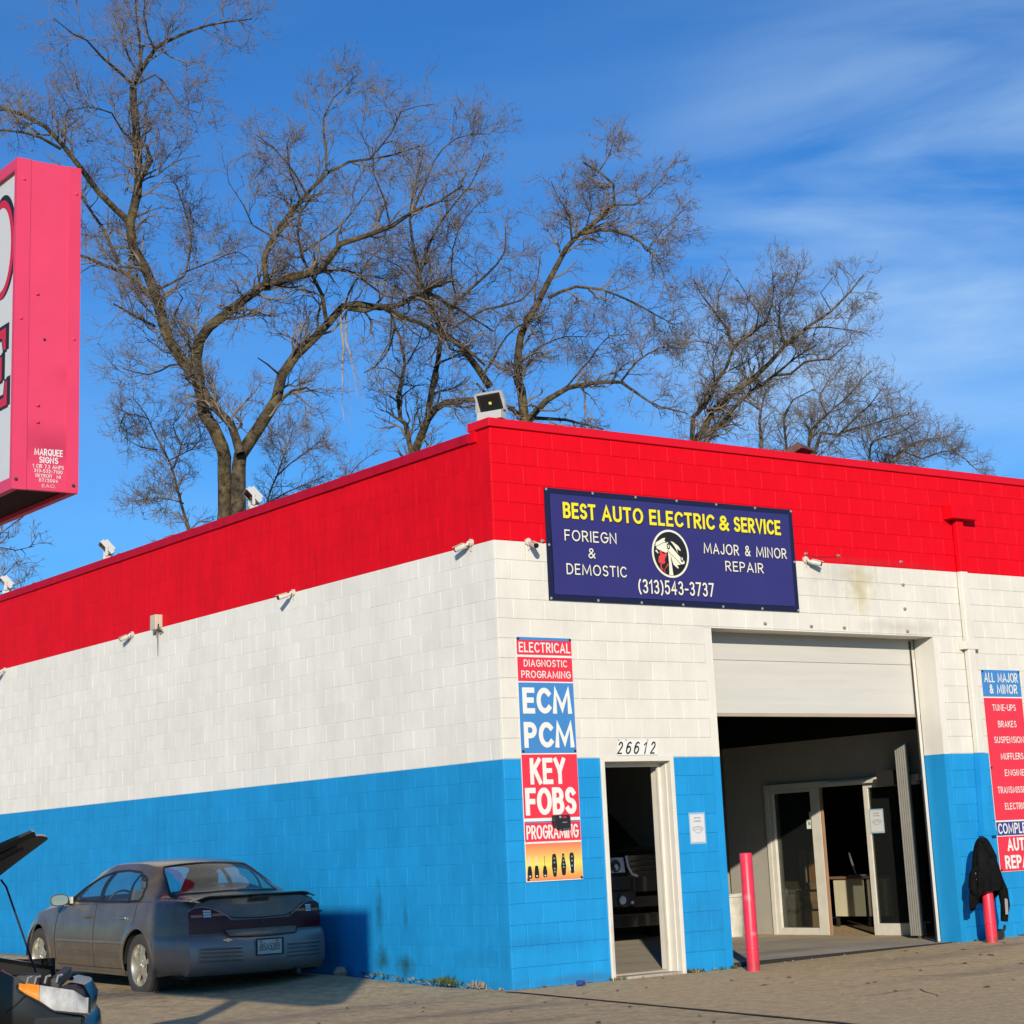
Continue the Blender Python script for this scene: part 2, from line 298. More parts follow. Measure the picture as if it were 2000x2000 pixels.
# ------------------------------------------------------------------ building
WH = (.745,.715,.635); BLU = (.016,.30,.66); RED = (.77,.002,.012)
white = mat('white_paint', WH, .75, var=.05, spec=.15, nscale=2.0, bump=.0012, bscale=120, islandvar=.03, streak=.06,
    wear_shade=[((5.35,0,4.25),(.32,.4,.42),(.52,.42,.16),.75),((5.05,0,4.35),(.7,.4,.35),(.50,.48,.42),.6),((6.0,0,3.75),(1.1,.4,.12),(.48,.45,.38),.6)])
white_s = mat('white_paint_side', (.80,.785,.72), .75, var=.055, spec=.15, nscale=1.1, bump=.0012, bscale=90, islandvar=.032, streak=.08)
blue = mat('blue_paint', BLU, .6, var=.06, spec=.15, nscale=1.6, bump=.001, bscale=100, islandvar=.05, streak=.10, wear_shade=[((.3,0,.42),(1.0,.4,.11),(.015,.16,.42),.45),((2.6,0,.6),(.5,.4,.35),(.02,.17,.4),.3),((1.0,0,.05),(1.6,.4,.07),(.05,.13,.22),.5)])  # first patch paints the faint soft shadow band low at the corner
blue_s = mat('blue_paint_side', (.014,.285,.63), .62, var=.08, spec=.15, nscale=1.3, bump=.001, bscale=100, islandvar=.035, streak=.12,
    wear_shade=[((0,2.42,.75),(.4,.10,.42),(.012,.09,.12),.6),((0,2.38,.25),(.4,.18,.16),(.015,.07,.07),.8),((0,1.92,.2),(.4,.22,.17),(.015,.06,.055),.85),((0,1.9,.72),(.4,.06,.2),(.012,.10,.15),.5),((0,.5,.3),(.4,.7,.14),(.013,.16,.36),.4),((0,1.3,.03),(.4,1.4,.06),(.06,.09,.09),.5)])
red = mat('red_paint', RED, .6, streak=.08, var=.04, spec=.15, nscale=2.0, bump=.001, bscale=100, islandvar=.03, wear_shade=[((5.6,0,4.52),(1.6,.4,.06),(.42,.03,.04),.45)])
red_s = mat('red_paint_side', (.74,.001,.010), .6, streak=.16, var=.07, spec=.15, nscale=1.5, bump=.001, bscale=100, islandvar=.03)
cap_red = mat('coping_red', (.70,.006,.022), .55, spec=.2, var=.05)
cap_side = mat('coping_red_faded', (.46,.003,.025), .6, spec=.15, var=.12, nscale=5)
B = thing('garage_building', 'single storey concrete block auto repair garage painted red, white and blue', 'building', (0,0,0))
BX, BY = 12.2, 15.6
BANDS = [(0, 11, 'b'), (11, 22, 'w'), (22, 28, 'r')]
OPEN = [(1.26, 2.23, 0, 11), (2.92, 6.56, 0, 18)]      # door, vehicle bay (x0, x1, course0, course1)
core = {'b': [], 'w': [], 'r': []}
def cut(x0, x1, r0):
    iv = [(x0, x1)]
    for a, b, c0, c1 in OPEN:
        if c0 <= r0 < c1:
            n = []
            for p, q in iv:
                if b <= p or a >= q: n.append((p, q)); continue
                if p < a: n.append((p, a))
                if q > b: n.append((b, q))
            iv = n
    return iv
JD = .0045     # joint depth on the front
for c0, c1, k in BANDS:
    brk = sorted(set([c0, c1]+[c for o in OPEN for c in o[2:] if c0 < c < c1]))
    for a, b in zip(brk, brk[1:]):
        for p, q in cut(.0015, BX, a): core[k].append(MB().box(p, q, .0062, .30, a*CH, b*CH))
MF = {'b': blue, 'w': white, 'r': red}; MS = {'b': blue_s, 'w': white_s, 'r': red_s}
wall_f = obj('front_wall', core['w'].pop(0), white, B)
for k in 'bwr':
    for mb in core[k]: obj('wall_band', mb, MF[k], wall_f)
core_s = {k: MB() for k in 'bwr'}
for c0, c1, k in BANDS:
    top = c1*CH if k != 'r' else 27.6*CH
    core_s[k].box(.0018, .30, .3003, BY, c0*CH, top)
wall_s = obj('side_wall', core_s['w'], white_s, B)
for k in 'br': obj('wall_band', core_s[k], MS[k], wall_s)
# blocks: bevelled faces standing proud of the mortar
BM = {}
def block_mb(w, h, t, ch):
    g = .0035 if t < .01 else .005; x0, x1, z0, z1 = g, w-g, g, h-g
    vs = [(x0,t,z0),(x1,t,z0),(x1,t,z1),(x0,t,z1),(x0,ch*.8,z0),(x1,ch*.8,z0),(x1,ch*.8,z1),(x0,ch*.8,z1),(x0+ch,0,z0+ch),(x1-ch,0,z0+ch),(x1-ch,0,z1-ch),(x0+ch,0,z1-ch)]
    fs = [(0,1,5,4),(1,2,6,5),(2,3,7,6),(3,0,4,7),(4,5,9,8),(5,6,10,9),(6,7,11,10),(7,4,8,11),(8,9,10,11)]
    return vs, fs
def add_blocks(cells, wall, mats, side, limit, t, ch):
    """cells: (start, width, course, band)"""
    def vis(c):                                   # nearest to the corner first
        return c[0]
    cells = sorted(cells, key=vis); rest = {}
    for i, (s, w, r, k) in enumerate(cells):
        jit = random.uniform(-.0009, .0009)
        h = CH if not (side and r == 27) else CH*.6
        if i < limit:
            key = (side, round(w, 3), k, h)
            if key not in BM:
                vs, fs = block_mb(w, h, t, ch)
                if side: vs = [(y, w-x, z) for x, y, z in vs]
                me = bpy.data.meshes.new('block'); me.from_pydata(vs, [], fs); me.materials.append(mats[k]); BM[key] = me
            loc = (s, jit, r*CH) if not side else (jit, s, r*CH)
            link(BM[key], 'block', wall, loc=loc)
        else:
            vs, fs = block_mb(w, h, t, ch)
            vs = [((x+s), y+jit, z+r*CH) if not side else (y+jit, s+w-x, z+r*CH) for x, y, z in vs]
            rest.setdefault(k, MB()).add(vs, fs)
    for k, mb in rest.items(): obj('blockwork', mb, mats[k], wall, kind='stuff')
cells = []
for r in range(28):
    k = 'b' if r < 11 else ('w' if r < 22 else 'r'); x = 0
    e = BL if r % 2 else BL/2
    while x < BX-.01:
        for p, q in cut(x, min(e, BX), r):
            # jamb plates beside the vehicle bay take the last 10 cm
            if r < 18:
                if abs(q-2.92) < 1e-6: q -= .10
                if abs(p-6.56) < 1e-6: p += .10
            if q-p > .03: cells.append((p, q-p, r, k))
        x = e; e += BL
add_blocks(cells, wall_f, MF, False, 300, .010, .0042)
cells = []
for r in range(28):
    k = 'b' if r < 11 else ('w' if r < 22 else 'r'); y = 0.0135; e = BL/2 if r % 2 else BL
    while y < BY-.01:
        q = min(e, BY); cells.append((y, q-y, r, k)); y = q; e += BL
add_blocks(cells, wall_s, MS, True, 300, .0022, .0026)
# jamb and lintel plates
for x0, x1 in ((2.82,2.9195),(6.5605,6.66)):
    obj('jamb_plate', MB().box(x0, x1, .0005, .0045, 0, 11*CH), blue, wall_f); obj('jamb_plate', MB().box(x0, x1, .0005, .0045, 11*CH, 18*CH), white, wall_f)
obj('lintel_plate', MB().box(2.82, 6.66, -.004, .31, 18*CH-.012, 18*CH-.001), white, wall_f)
for x0, x1 in ((2.9198,2.924),(6.556,6.5602)):
    obj('jamb_lining', MB().box(x0, x1, -.003, .31, 0, 11*CH-.0005), blue, wall_f); obj('jamb_lining', MB().box(x0, x1, -.003, .31, 11*CH, 18*CH-.013), white, wall_f)
# coping
cp = MB(); cp.box(-.03, BX, -.03, .33, 5.672, 5.764)
o_c = obj('coping', cp, cap_red, B, bevel=.006); obj('coping', MB().box(-.0302, .34, .3302, .36, 5.672, 5.7635), cap_red, B)
obj('coping', MB().box(-.03, .33, .3605, BY, 5.555, 5.664), cap_side, B, bevel=.006)
for i in range(4): obj('coping_seam', MB().box(-.034, .335, 2.9+i*3.05, 2.98+i*3.05, 5.553, 5.668), cap_side, B)
# pieces of scuffed flashing at the corner step
obj('coping_end', MB().box(-.026, .0, .24, .33, 5.55, 5.672), red_s, B)
# roof, rear and right walls, ceiling
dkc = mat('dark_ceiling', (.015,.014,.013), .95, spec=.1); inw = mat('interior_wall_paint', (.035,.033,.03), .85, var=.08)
roofm = mat('roof_membrane', (.07,.07,.07), .9)
obj('roof', MB().box(.302, BX-.002, .332, BY-.3, 4.95, 5.2), roofm, B)
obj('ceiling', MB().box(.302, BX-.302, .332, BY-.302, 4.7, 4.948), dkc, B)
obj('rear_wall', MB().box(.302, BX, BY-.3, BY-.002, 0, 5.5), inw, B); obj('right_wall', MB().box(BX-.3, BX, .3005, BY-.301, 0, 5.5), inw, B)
slabm = mat('workshop_floor', (.50,.43,.32), .8, var=.10, nscale=2.5, bump=.002, col2=(.42,.36,.27), wear_shade=[((4.8,1.2,0),(1.5,.35,1),(.18,.16,.14),.6)])
obj('workshop_floor', MB().box(.302, BX-.302, .17, BY-.302, -.06, .045), slabm, None, keep=1, kind='structure')
obj('door_threshold', MB().box(2.925, 6.555, .062, .169, -.05, .0458), dark, B)
obj('door_sill', MB().box(1.31, 2.18, -.03, .169, -.03, .028), mat('worn_sill', (.42,.37,.29), .9, var=.2, nscale=14), B)
# overhead door: three sections in view
odm = mat('overhead_door_paint', (.62,.60,.54), .5, var=.03, nscale=4, bump=.0006, bscale=40, stretch=(.3,.3,3))
OD = obj('overhead_door', MB().box(2.80, 6.68, .372, .385, 2.70, 3.78), odm, B)
for a, b in ((2.70, 2.735), (2.737, 3.332), (3.337, 3.85)):
    if b-a < .1: obj('bottom_rail', MB().box(2.93, 6.53, .322, .371, a, b), mat('door_rail', (.45,.36,.27), .6), OD); continue
    p = MB(); rows = []
    n = 12
    for i in range(n+1):
        z = a+(b-a)*i/n; d = .0025*math.sin(i*math.pi)+(.0015 if i % 2 else 0) ; d += .004 if i in (0, n) else 0
        rows.append([(2.81, .326+d, z), (6.67, .326+d, z)])
    p.grid(rows); p.f = [tuple(reversed(f)) for f in p.f]; p.box(2.81, 6.67, .3315, .371, a+.001, b-.001)
    obj('panel', p, odm, OD)
dkm = mat('dark_steel', (.06,.055,.05), .5, metal=.6); rust = mat('door_rail', (.45,.36,.27), .6)
obj('door_track', MB().box(6.50, 6.545, .31, .325, .05, 3.4), mat('track_paint', (.70,.67,.58), .5), B)
obj('door_track', MB().box(2.935, 2.975, .31, .325, .05, 3.4), dkm, B); obj('weather_strip', MB().box(6.475, 6.498, .312, .322, .05, 3.62), dkm, B)
# personnel door frame: stepped profile
fr = mat('white_frame', (.74,.70,.60), .5, var=.04, nscale=6, wear_shade=[((1.28,0,.35),(.03,.3,.4),(.3,.2,.12),.5),((2.13,0,.3),(.05,.3,.25),(.42,.30,.2),.5)])
DF = MB()
def frame(mb, x0, x1, ztop, w, y0, y1):
    mb.box(x0, x0+w, y0, y1, 0.0, ztop); mb.box(x1-w, x1, y0, y1, 0, ztop); mb.box(x0+w, x1-w, y0, y1, ztop-w, ztop)
frame(DF, 1.245, 2.245, 2.245, .05, -.018, .05); frame(DF, 1.262, 2.228, 2.23, .045, .052, .14); frame(DF, 1.285, 2.205, 2.20, .055, .142, .18); frame(DF, 1.262, 2.228, 2.23, .05, .182, .30)
obj('door_frame', DF, fr, B, bevel=.004)
# ------------------------------------------------------------------ downspout
DS = thing('downspout', 'square rainwater downspout with box head, painted red, white and blue like the wall', 'downspout', (7.15, -.02, .3))
obj('box_head', MB().box(6.955, 7.425, -.16, -.001, 5.125, 5.30), red, DS, bevel=.004)
obj('pipe', MB().box(7.10, 7.23, -.085, -.008, 22*CH, 5.1245), red, DS, bevel=.01)
obj('pipe', MB().box(7.095, 7.225, -.085, -.008, 11*CH, 22*CH-.001), white, DS, bevel=.01)
obj('pipe', MB().box(7.00, 7.13, -.085, -.008, .25, 11*CH-.001), blue, DS, bevel=.01) if False else obj('pipe', MB().add([(7.095,-.085,2.234),(7.225,-.085,2.234),(7.225,-.008,2.234),(7.095,-.008,2.234),(7.0,-.085,.2),(7.13,-.085,.2),(7.13,-.008,.2),(7.0,-.008,.2)], [(0,1,2,3),(7,6,5,4),(0,4,5,1),(1,5,6,2),(2,6,7,3),(3,7,4,0)]), blue, DS)
obj('strap', MB().box(7.02, 7.30, -.094, -.001, 3.50, 3.60), white, DS, bevel=.003)
obj('strap', MB().box(7.02, 7.30, -.092, -.001, 1.25, 1.31), blue, DS, bevel=.003)
EMBLEM = {'center':[(2.377,4.446)],'ringpts':[(2.115,4.476),(2.64,4.415),(2.359,4.711),(2.391,4.182)],'hood':[(2.162,4.519),(2.17,4.56),(2.276,4.614),(2.311,4.619),(2.296,4.591),(2.316,4.568),(2.29,4.57),(2.18,4.523)],'front':[(2.175,4.516),(2.289,4.563),(2.32,4.562),(2.319,4.493),(2.339,4.467),(2.307,4.452),(2.268,4.464),(2.178,4.493)],'body':[(2.315,4.555),(2.339,4.576),(2.372,4.544),(2.504,4.422),(2.539,4.41),(2.575,4.364),(2.569,4.343),(2.46,4.321),(2.484,4.291),(2.466,4.287),(2.407,4.328),(2.379,4.415),(2.311,4.5)],'roof':[(2.384,4.586),(2.419,4.581),(2.496,4.537),(2.528,4.491),(2.518,4.484),(2.476,4.509),(2.48,4.454),(2.465,4.495),(2.425,4.547)],'post':[(2.339,4.467),(2.374,4.415),(2.397,4.206),(2.34,4.206),(2.346,4.339)],'wheel':[(2.348,4.526)],'wheel2':[(2.538,4.396)],'man':[(2.225,4.475),(2.246,4.469),(2.253,4.442),(2.292,4.438),(2.312,4.459),(2.32,4.432),(2.283,4.376),(2.289,4.343),(2.265,4.325),(2.24,4.333),(2.232,4.286),(2.264,4.257),(2.234,4.262),(2.218,4.278),(2.22,4.332),(2.19,4.344),(2.202,4.406),(2.226,4.431),(2.214,4.454)],'arm':[(2.164,4.478),(2.181,4.476),(2.2,4.44),(2.191,4.439),(2.158,4.464)],'leg':[(2.313,4.317),(2.333,4.338),(2.336,4.325),(2.269,4.254),(2.293,4.228),(2.259,4.246)]}
# ------------------------------------------------------------------ inside the bay
IX = 7.5
alum = mat('storefront_frame', (.66,.635,.55), .5, var=.06, nscale=8); wood = mat('wood_trim', (.40,.22,.12), .6, var=.2, nscale=9, stretch=(1,1,.2))
OW = MB()      # office wall with openings (plane x = IX)
OW.box(IX, IX+.12, 4.14, 4.99, .045, 2.62); OW.box(IX, IX+.12, 1.25, 4.14, 2.06, 2.62); OW.box(IX, IX+.12, 5.12, 8.0, .045, 2.62)
OW.box(IX, 11.89, .34, .42, .045, 4.69); OW.box(IX, IX+.12, .4202, 1.2498, .045, 2.62)
office = obj('office_partition', OW, mat('partition_paint', (.38,.355,.30), .9, var=.05, nscale=4), B)
obj('shaded_upper_wall', MB().box(IX-.03, IX+.12, .43, BY-.31, 2.6205, 4.699), dkc, office)  # upper wall above the edge line, coloured near black to deepen the bay's shade
f = MB(); f.box(IX-.05, IX+.08, 4.06, 4.139, .046, 2.06); f.box(IX-.05, IX+.08, 1.25, 4.06, 1.98, 2.059); f.box(IX-.04, IX+.08, 3.98, 4.0598, .047, 1.979); f.box(IX-.04, IX+.08, 3.24, 3.98, 1.935, 1.979); f.box(IX-.04, IX+.08, 3.24, 3.98, .047, .14)
f.box(IX-.05, IX+.02, 3.06, 3.2398, .0475, 1.979)
obj('window_frame', f, alum, office, bevel=.004)
obj('door_jamb', MB().box(IX-.045, IX-.01, 3.035, 3.0598, .048, 1.978), wood, office)
gl = glassmat('office_glass', (.55,.57,.56), .03)
obj('window_pane', MB().box(IX, IX+.008, 3.2405, 3.9795, .1405, 1.9345), gl, office)
lf = MB(); lf.box(IX-.02, IX+.03, 2.19, 2.27, .05, 1.975); lf.box(IX-.02, IX+.03, 1.30, 2.19, 1.93, 1.975); lf.box(IX-.02, IX+.03, 1.42, 2.19, .05, .20)
leaf = obj('glass_door', lf, alum, office, bevel=.003); obj('door_pane', MB().box(IX, IX+.008, 1.301, 2.1895, .201, 1.9295), gl, leaf)
obj('header_ledge', MB().box(IX-.09, IX-.051, 1.72, 2.9, 1.99, 2.03), alum, office)
obj('dark_box', MB().box(IX-.3, IX-.10, 1.35, 1.74, 1.93, 2.12), dkm, office)  # plain dark box for the dark shape over the door leaf
# folded accordion gate
AG = thing('accordion_gate', 'folded grey ribbed gate standing upright at the right edge of the bay', 'gate', (7.05, 1.2, .045))
gm = mat('galvanised_ribs', (.13,.125,.11), .5, metal=.3, var=.08, nscale=10)
for i in range(6):
    y = 1.035+i*.036
    obj('slat', MB().add([(7.05,y,.08),(7.035,y+.017,.08),(7.05,y+.034,.08),(7.05,y,2.44),(7.035,y+.017,2.44),(7.05,y+.034,2.44),(7.07,y,.08),(7.07,y+.034,.08),(7.07,y,2.44),(7.07,y+.034,2.44)],
        [(0,1,4,3),(1,2,5,4),(6,0,3,8),(2,7,9,5),(7,6,8,9),(3,4,5,9,8),(6,7,2,1,0)]), gm, AG)
obj('foot', MB().box(7.04, 7.08, 1.06, 1.12, .045, .0799), gm, AG)
# desk, boxes and office things
cream = mat('desk_cream', (.60,.55,.38), .6)
DK = thing('office_desk', 'cream fronted desk with a brown top seen through the open office door', 'desk', (8.98, 4.0, .045))
obj('front_panel', MB().box(8.92, 8.94, 3.80, 4.38, .21, .725), cream, DK); obj('front_panel', MB().box(8.92, 8.94, 3.28, 3.72, .21, .725), cream, DK)
obj('desk_top', MB().box(8.88, 9.7, 3.22, 4.44, .727, .76), mat('desk_top_brown', (.22,.12,.07), .5), DK)
for y in (3.76, 3.25, 4.39): obj('leg', MB().box(8.95, 8.99, y-.02, y+.02, .045, .7265), dkm, DK)
obj('modesty_panel', MB().box(9.6, 9.62, 3.3, 4.3, .1, .7265), dkm, DK)
LP = thing('laptop', 'thin open laptop screen edge standing on the office desk', 'laptop', (9.0, 4.02, .762))
obj('base', MB().box(8.98, 9.2, 3.86, 4.14, .7605, .778), mat('laptop_grey', (.35,.35,.36), .4), LP); obj('screen', MB().obox((8.99, 4.04, .93), (.008, .0, 0), (0, .012, .004), (0, .055, .16)), mat('laptop_light', (.6,.6,.6), .4), LP)
DB = thing('blue_rag', 'small blue crumpled rag on the office desk edge', 'rag', (8.95, 3.6, .76))
mb = MB()
for i in range(7): mb.lathe([(.0,.0),(.03,.01),(.035,.03),(.02,.05),(0,.055)], 7, (8.95+random.uniform(-.04,.04), 3.6+random.uniform(-.07,.07), .762))
obj('cloth', mb, mat('rag_blue', (.05,.2,.4), .8), DB, smooth=60)
card = mat('cardboard', (.42,.27,.14), .85, var=.1)
def carton(x0, x1, y0, y1, z0, z1, label, nm='cardboard_box'):
    t = thing(nm, label, 'box', ((x0+x1)/2, (y0+y1)/2, z0)); w = .006
    b = MB(); b.box(x0, x0+w, y0, y1, z0, z1); b.box(x1-w, x1, y0, y1, z0, z1); b.box(x0+w, x1-w, y0, y0+w, z0, z1); b.box(x0+w, x1-w, y1-w, y1, z0, z1); b.box(x0+w, x1-w, y0+w, y1-w, z0, z0+w)
    obj('carton', b, card, t); obj('flap', MB().obox(((x0-.05), (y0+y1)/2, z1+.05), (.07, 0, .06), (0, (y1-y0)/2, 0), (.002, 0, .002)), card, t)
    obj('flap', MB().obox(((x0+x1)/2, y0-.04, z1+.04), ((x1-x0)/2, 0, 0), (0, .05, .05), (0, .002, .002)), card, t); return t
carton(8.7, 9.05, 4.78, 5.18, .046, .33, 'brown cardboard box on the floor behind the left office window')
carton(8.75, 9.1, 4.82, 5.2, .39, .60, 'smaller open cardboard box stacked above the floor box in the office')
SH = thing('wooden_shelf', 'orange brown wooden boards leaning behind the left office window', 'boards', (9.0, 5.15, .62))
obj('board', MB().box(9.12, 9.15, 4.80, 5.06, .05, 1.14), mat('orange_wood', (.50,.24,.09), .6, var=.15), SH); obj('board', MB().box(9.10, 9.115, 5.10, 5.24, .05, 1.14), mat('pale_wood', (.50,.40,.28), .6), SH)
PL = thing('white_plate', 'round white disc leaning on the cardboard boxes', 'plate', (8.62, 5.12, .5)); obj('disc', MB().lathe([(0,-.01),(.09,-.008),(.10,0),(.09,.004),(0,0)], 24, (8.62,5.12,.56), 'x'), mat('plate_white', (.7,.7,.68), .4), PL, smooth=50)
obj('jamb_shelf', MB().box(8.0, 8.1, 4.3, 4.9, 1.3, 1.32), dkm, B)
# white bin and orange jug in front of the partition
BN = thing('white_bin', 'dirty white plastic tub on the floor beside the office wall', 'bin', (7.0, 4.55, .045))
pw = mat('dirty_plastic', (.58,.56,.48), .6, var=.15, nscale=9)
obj('tub', MB().lathe([(.0,.0),(.20,.0),(.225,.52),(.24,.53),(.24,.56),(.222,.56),(.20,.03),(0,.03)], 24, (7.0,4.55,.046)), pw, BN, smooth=40)
obj('handle', MB().tube([(6.76,4.45,.5),(6.75,4.5,.42),(6.75,4.6,.42),(6.76,4.65,.5)], .006, 6), dkm, BN)
OJ = thing('orange_jug', 'tall orange bottle with a dark spout on the white tub', 'bottle', (7.0, 4.62, .60))
obj('lid_board', MB().box(6.78, 7.2, 4.33, 4.78, .6065, .62), pw, BN)
obj('bottle', MB().lathe([(0,0),(.055,0),(.058,.02),(.058,.2),(.03,.25),(.028,.27),(0,.27)], 16, (7.0,4.66,.6205)), mat('orange_plastic', (.70,.20,.02), .4), OJ, smooth=40)
obj('spout', MB().lathe([(0,.2702),(.03,.2702),(.012,.36),(0,.36)], 12, (7.0,4.66,.6205)), dkm, OJ)
# ------------------------------------------------------------------ flat signs and papers
sgR = mat('vinyl_red', (.80,.035,.065), .45, var=.03); sgB = mat('vinyl_blue', (.06,.24,.56), .45, var=.03); sgN = mat('vinyl_navy', (.045,.05,.25), .45, var=.03); sgW = mat('vinyl_white', (.80,.79,.74), .5, var=.02)
blk = mat('black_print', (.012,.012,.014), .5, var=0); navy = mat('banner_navy', (.034,.030,.165), .4, var=.05, nscale=1.5, bump=.004, bscale=2.2); nborder = mat('banner_border', (.010,.012,.045), .4, var=.05); yel = mat('banner_yellow', (.86,.74,.02), .5, var=0); crm = mat('banner_cream', (.82,.80,.62), .5, var=0); grom = mat('grommet', (.6,.6,.58), .35, metal=.6)
BS = thing('banner_sign', 'navy vinyl banner with yellow shop name and white lettering above the bay', 'banner', (2.495, -.02, 3.86))
bn = MB(); n = 24; rows = []
for j in range(9):
    z = 3.868+(5.07-3.868)*j/8; rows.append([(.673+(4.308-.673)*i/n, -.0125-.0012*math.sin(i*1.7)*math.sin(j*.9+i*.4), z) for i in range(n+1)])
bn.grid(rows); bn.f = [tuple(f_) for f_ in bn.f]; bn.box(.6731, 4.3079, -.009, -.002, 3.8681, 5.0699)
obj('border', bn, nborder, BS, smooth=60)
def panel(mb, x0, x1, z0, z1, d): return mb.prism([(x0,z0),(x1,z0),(x1,z1),(x0,z1)], front, d-.001, d)
bn = MB(); rows = []
for j in range(9):
    z = 3.932+(5.006-3.932)*j/8; rows.append([(.741+(4.238-.741)*i/n, -.0205-.0028*math.sin(i*.9+j*.7), z) for i in range(n+1)])
bn.grid(rows); obj('field', bn, navy, BS, smooth=60)
def tx(body, x0, x1, z0, z1, mt, par, d=.026, bold=.0, **k): return obj('lettering', text_mesh(body, front, x0, x1, z0, z1, bold, d, **k), mt, par)
for (w_, a, b) in (('BEST', .90, 1.345), ('AUTO', 1.43, 2.01), ('ELECTRIC', 2.10, 3.06), ('&', 3.13, 3.28), ('SERVICE', 3.36, 4.09)):
    tx(w_, a+.008, b+.008, 4.745, 4.915, blk, BS, .0255, .035); tx(w_, a, b, 4.752, 4.926, yel, BS, .0275, .035)
for (w_, a, b, c0, c1) in (('FORIEGN', .905, 1.615, 4.51, 4.63), ('&', 1.215, 1.31, 4.335, 4.445), ('DEMOSTIC', .91, 1.73, 4.15, 4.268), ('(313)543-3737', 1.885, 2.985, 3.99, 4.145), ('MAJOR & MINOR', 2.872, 4.155, 4.478, 4.60), ('REPAIR', 3.183, 3.77, 4.292, 4.408)):
    tx(w_, a+.006, b+.006, c0-.005, c1-.005, blk, BS, .0255, .012); tx(w_, a, b, c0, c1, crm, BS, .0275, .010)
for x in (.695, 1.325, 1.927, 2.522, 3.116, 3.715, 4.285):
    for z in (5.05, 3.888): obj('grommet', MB().lathe([(0,-.026),(.013,-.024),(.015,-.018)], 10, (x,0,z), 'y'), grom, BS)
for x, z in ((.70,4.454),(4.281,4.452)): obj('grommet', MB().lathe([(0,-.026),(.013,-.024),(.015,-.018)], 10, (x,0,z), 'y'), grom, BS)
def disc(x, z, rx, rz, mt, d, nm, par, n=48): return obj(nm, MB().prism([(x+rx*math.cos(2*math.pi*i/n), z+rz*math.sin(2*math.pi*i/n)) for i in range(n)], front, d-.0015, d), mt, par)
ex, ez = 2.378, 4.446
disc(ex, ez, .268, .268, crm, .0265, 'emblem_ring', BS); disc(ex, ez, .243, .245, blk, .0275, 'emblem_disc', BS)
def poly(nm, pts, mt, par, d): return obj(nm, MB().prism(pts, front, d-.001, d), mt, par)
for k_ in ('body','hood','front','roof','post','arm'): poly('emblem_car' if k_ != 'post' else 'emblem_lift', EMBLEM[k_], crm, BS, .0288+.0002*len(k_))
poly('emblem_mechanic', EMBLEM['man'], mat('emblem_red', (.75,.06,.05), .5, var=0), BS, .0305); poly('emblem_mechanic', EMBLEM['leg'], MATS['emblem_red'], BS, .0303)
for k_ in ('wheel','wheel2'):
    x, z = EMBLEM[k_][0]; disc(x, z, .022, .036, blk, .0312, 'emblem_wheel', BS, 18); disc(x, z, .010, .018, crm, .0318, 'emblem_hub', BS, 14)
for a, b in (((2.33,4.50),(2.56,4.30)),): obj('emblem_line', MB().tube([(a[0],-.0315,a[1]-.02),(b[0],-.0315,b[1]-.0)], .0025, 4), blk, BS)

SG = thing('service_sign', 'tall narrow wall sign listing ECM PCM key fobs programing left of the door', 'sign', (.575, -.01, 1.02))
x0, x1 = .224, .932
def pan(z0, z1, mt, par, X0=x0, X1=x1, d=.012, dx=0): 
    return obj('panel', MB().prism([(X0+dx,z0),(X1+dx,z0),(X1+dx,z1),(X0+dx,z1)], front, .003, d), mt, par)
pan(1.02, 3.475, sgW, SG, x0-.006, x1+.006, .008)
pan(3.443, 3.472, sgB, SG); pan(3.292, 3.441, sgR, SG); pan(3.021, 3.267, sgR, SG); pan(2.292, 3.006, sgB, SG, d=.013); pan(1.645, 2.278, sgR, SG, d=.013); pan(1.600, 1.612, sgB, SG); pan(1.412, 1.598, sgR, SG)
def tw(body, z0, z1, a, b, par=SG, bold=.02, d=.0155): return tx(body, a, b, z0, z1, sgW, par, d, bold)
tw('ELECTRICAL', 3.315, 3.42, .245, .912); tw('DIAGNOSTIC', 3.168, 3.242, .30, .86); tw('PROGRAMING', 3.052, 3.128, .262, .905)
tw('ECM', 2.69, 2.955, .262, .895, bold=.045, d=.0165); tw('PCM', 2.345, 2.605, .262, .905, bold=.045, d=.0165)
tw('KEY', 1.975, 2.245, .315, .775, bold=.04, d=.0165); tw('FOBS', 1.672, 1.945, .242, .89, bold=.04, d=.0165); tw('PROGRAMING', 1.435, 1.575, .238, .905)
M = bpy.data.materials.new('sunset_print'); M.use_nodes = True; t_ = M.node_tree; g_ = t_.nodes.new('ShaderNodeNewGeometry'); s_ = t_.nodes.new('ShaderNodeSeparateXYZ'); mr_ = t_.nodes.new('ShaderNodeMapRange'); cr_ = t_.nodes.new('ShaderNodeValToRGB')
t_.links.new(g_.outputs['Position'], s_.inputs[0]); t_.links.new(s_.outputs['Z'], mr_.inputs[0]); mr_.inputs[1].default_value = 1.024; mr_.inputs[2].default_value = 1.395; t_.links.new(mr_.outputs[0], cr_.inputs[0]); t_.links.new(cr_.outputs[0], t_.nodes['Principled BSDF'].inputs['Base Color'])
e_ = cr_.color_ramp.elements; e_[0].color = (.80,.22,.09,1); e_[1].color = (.80,.18,.10,1); q = e_.new(.45); q.color = (.85,.72,.12,1); q = e_.new(.75); q.color = (.82,.40,.12,1)
pan(1.030, 1.393, M, SG, d=.012)
def rr_(cx, z0, z1, w0, w1, w2):     # fob outline: bottom, middle, top half widths
    pts = []; H = z1-z0
    prof = [(0,w0*.6),(.06,w0),(.45,w1),(.8,w2),(.95,w2*.8),(1,w2*.45)]
    return [(cx+w, z0+H*t) for t, w in prof]+[(cx-w, z0+H*t) for t, w in reversed(prof)]
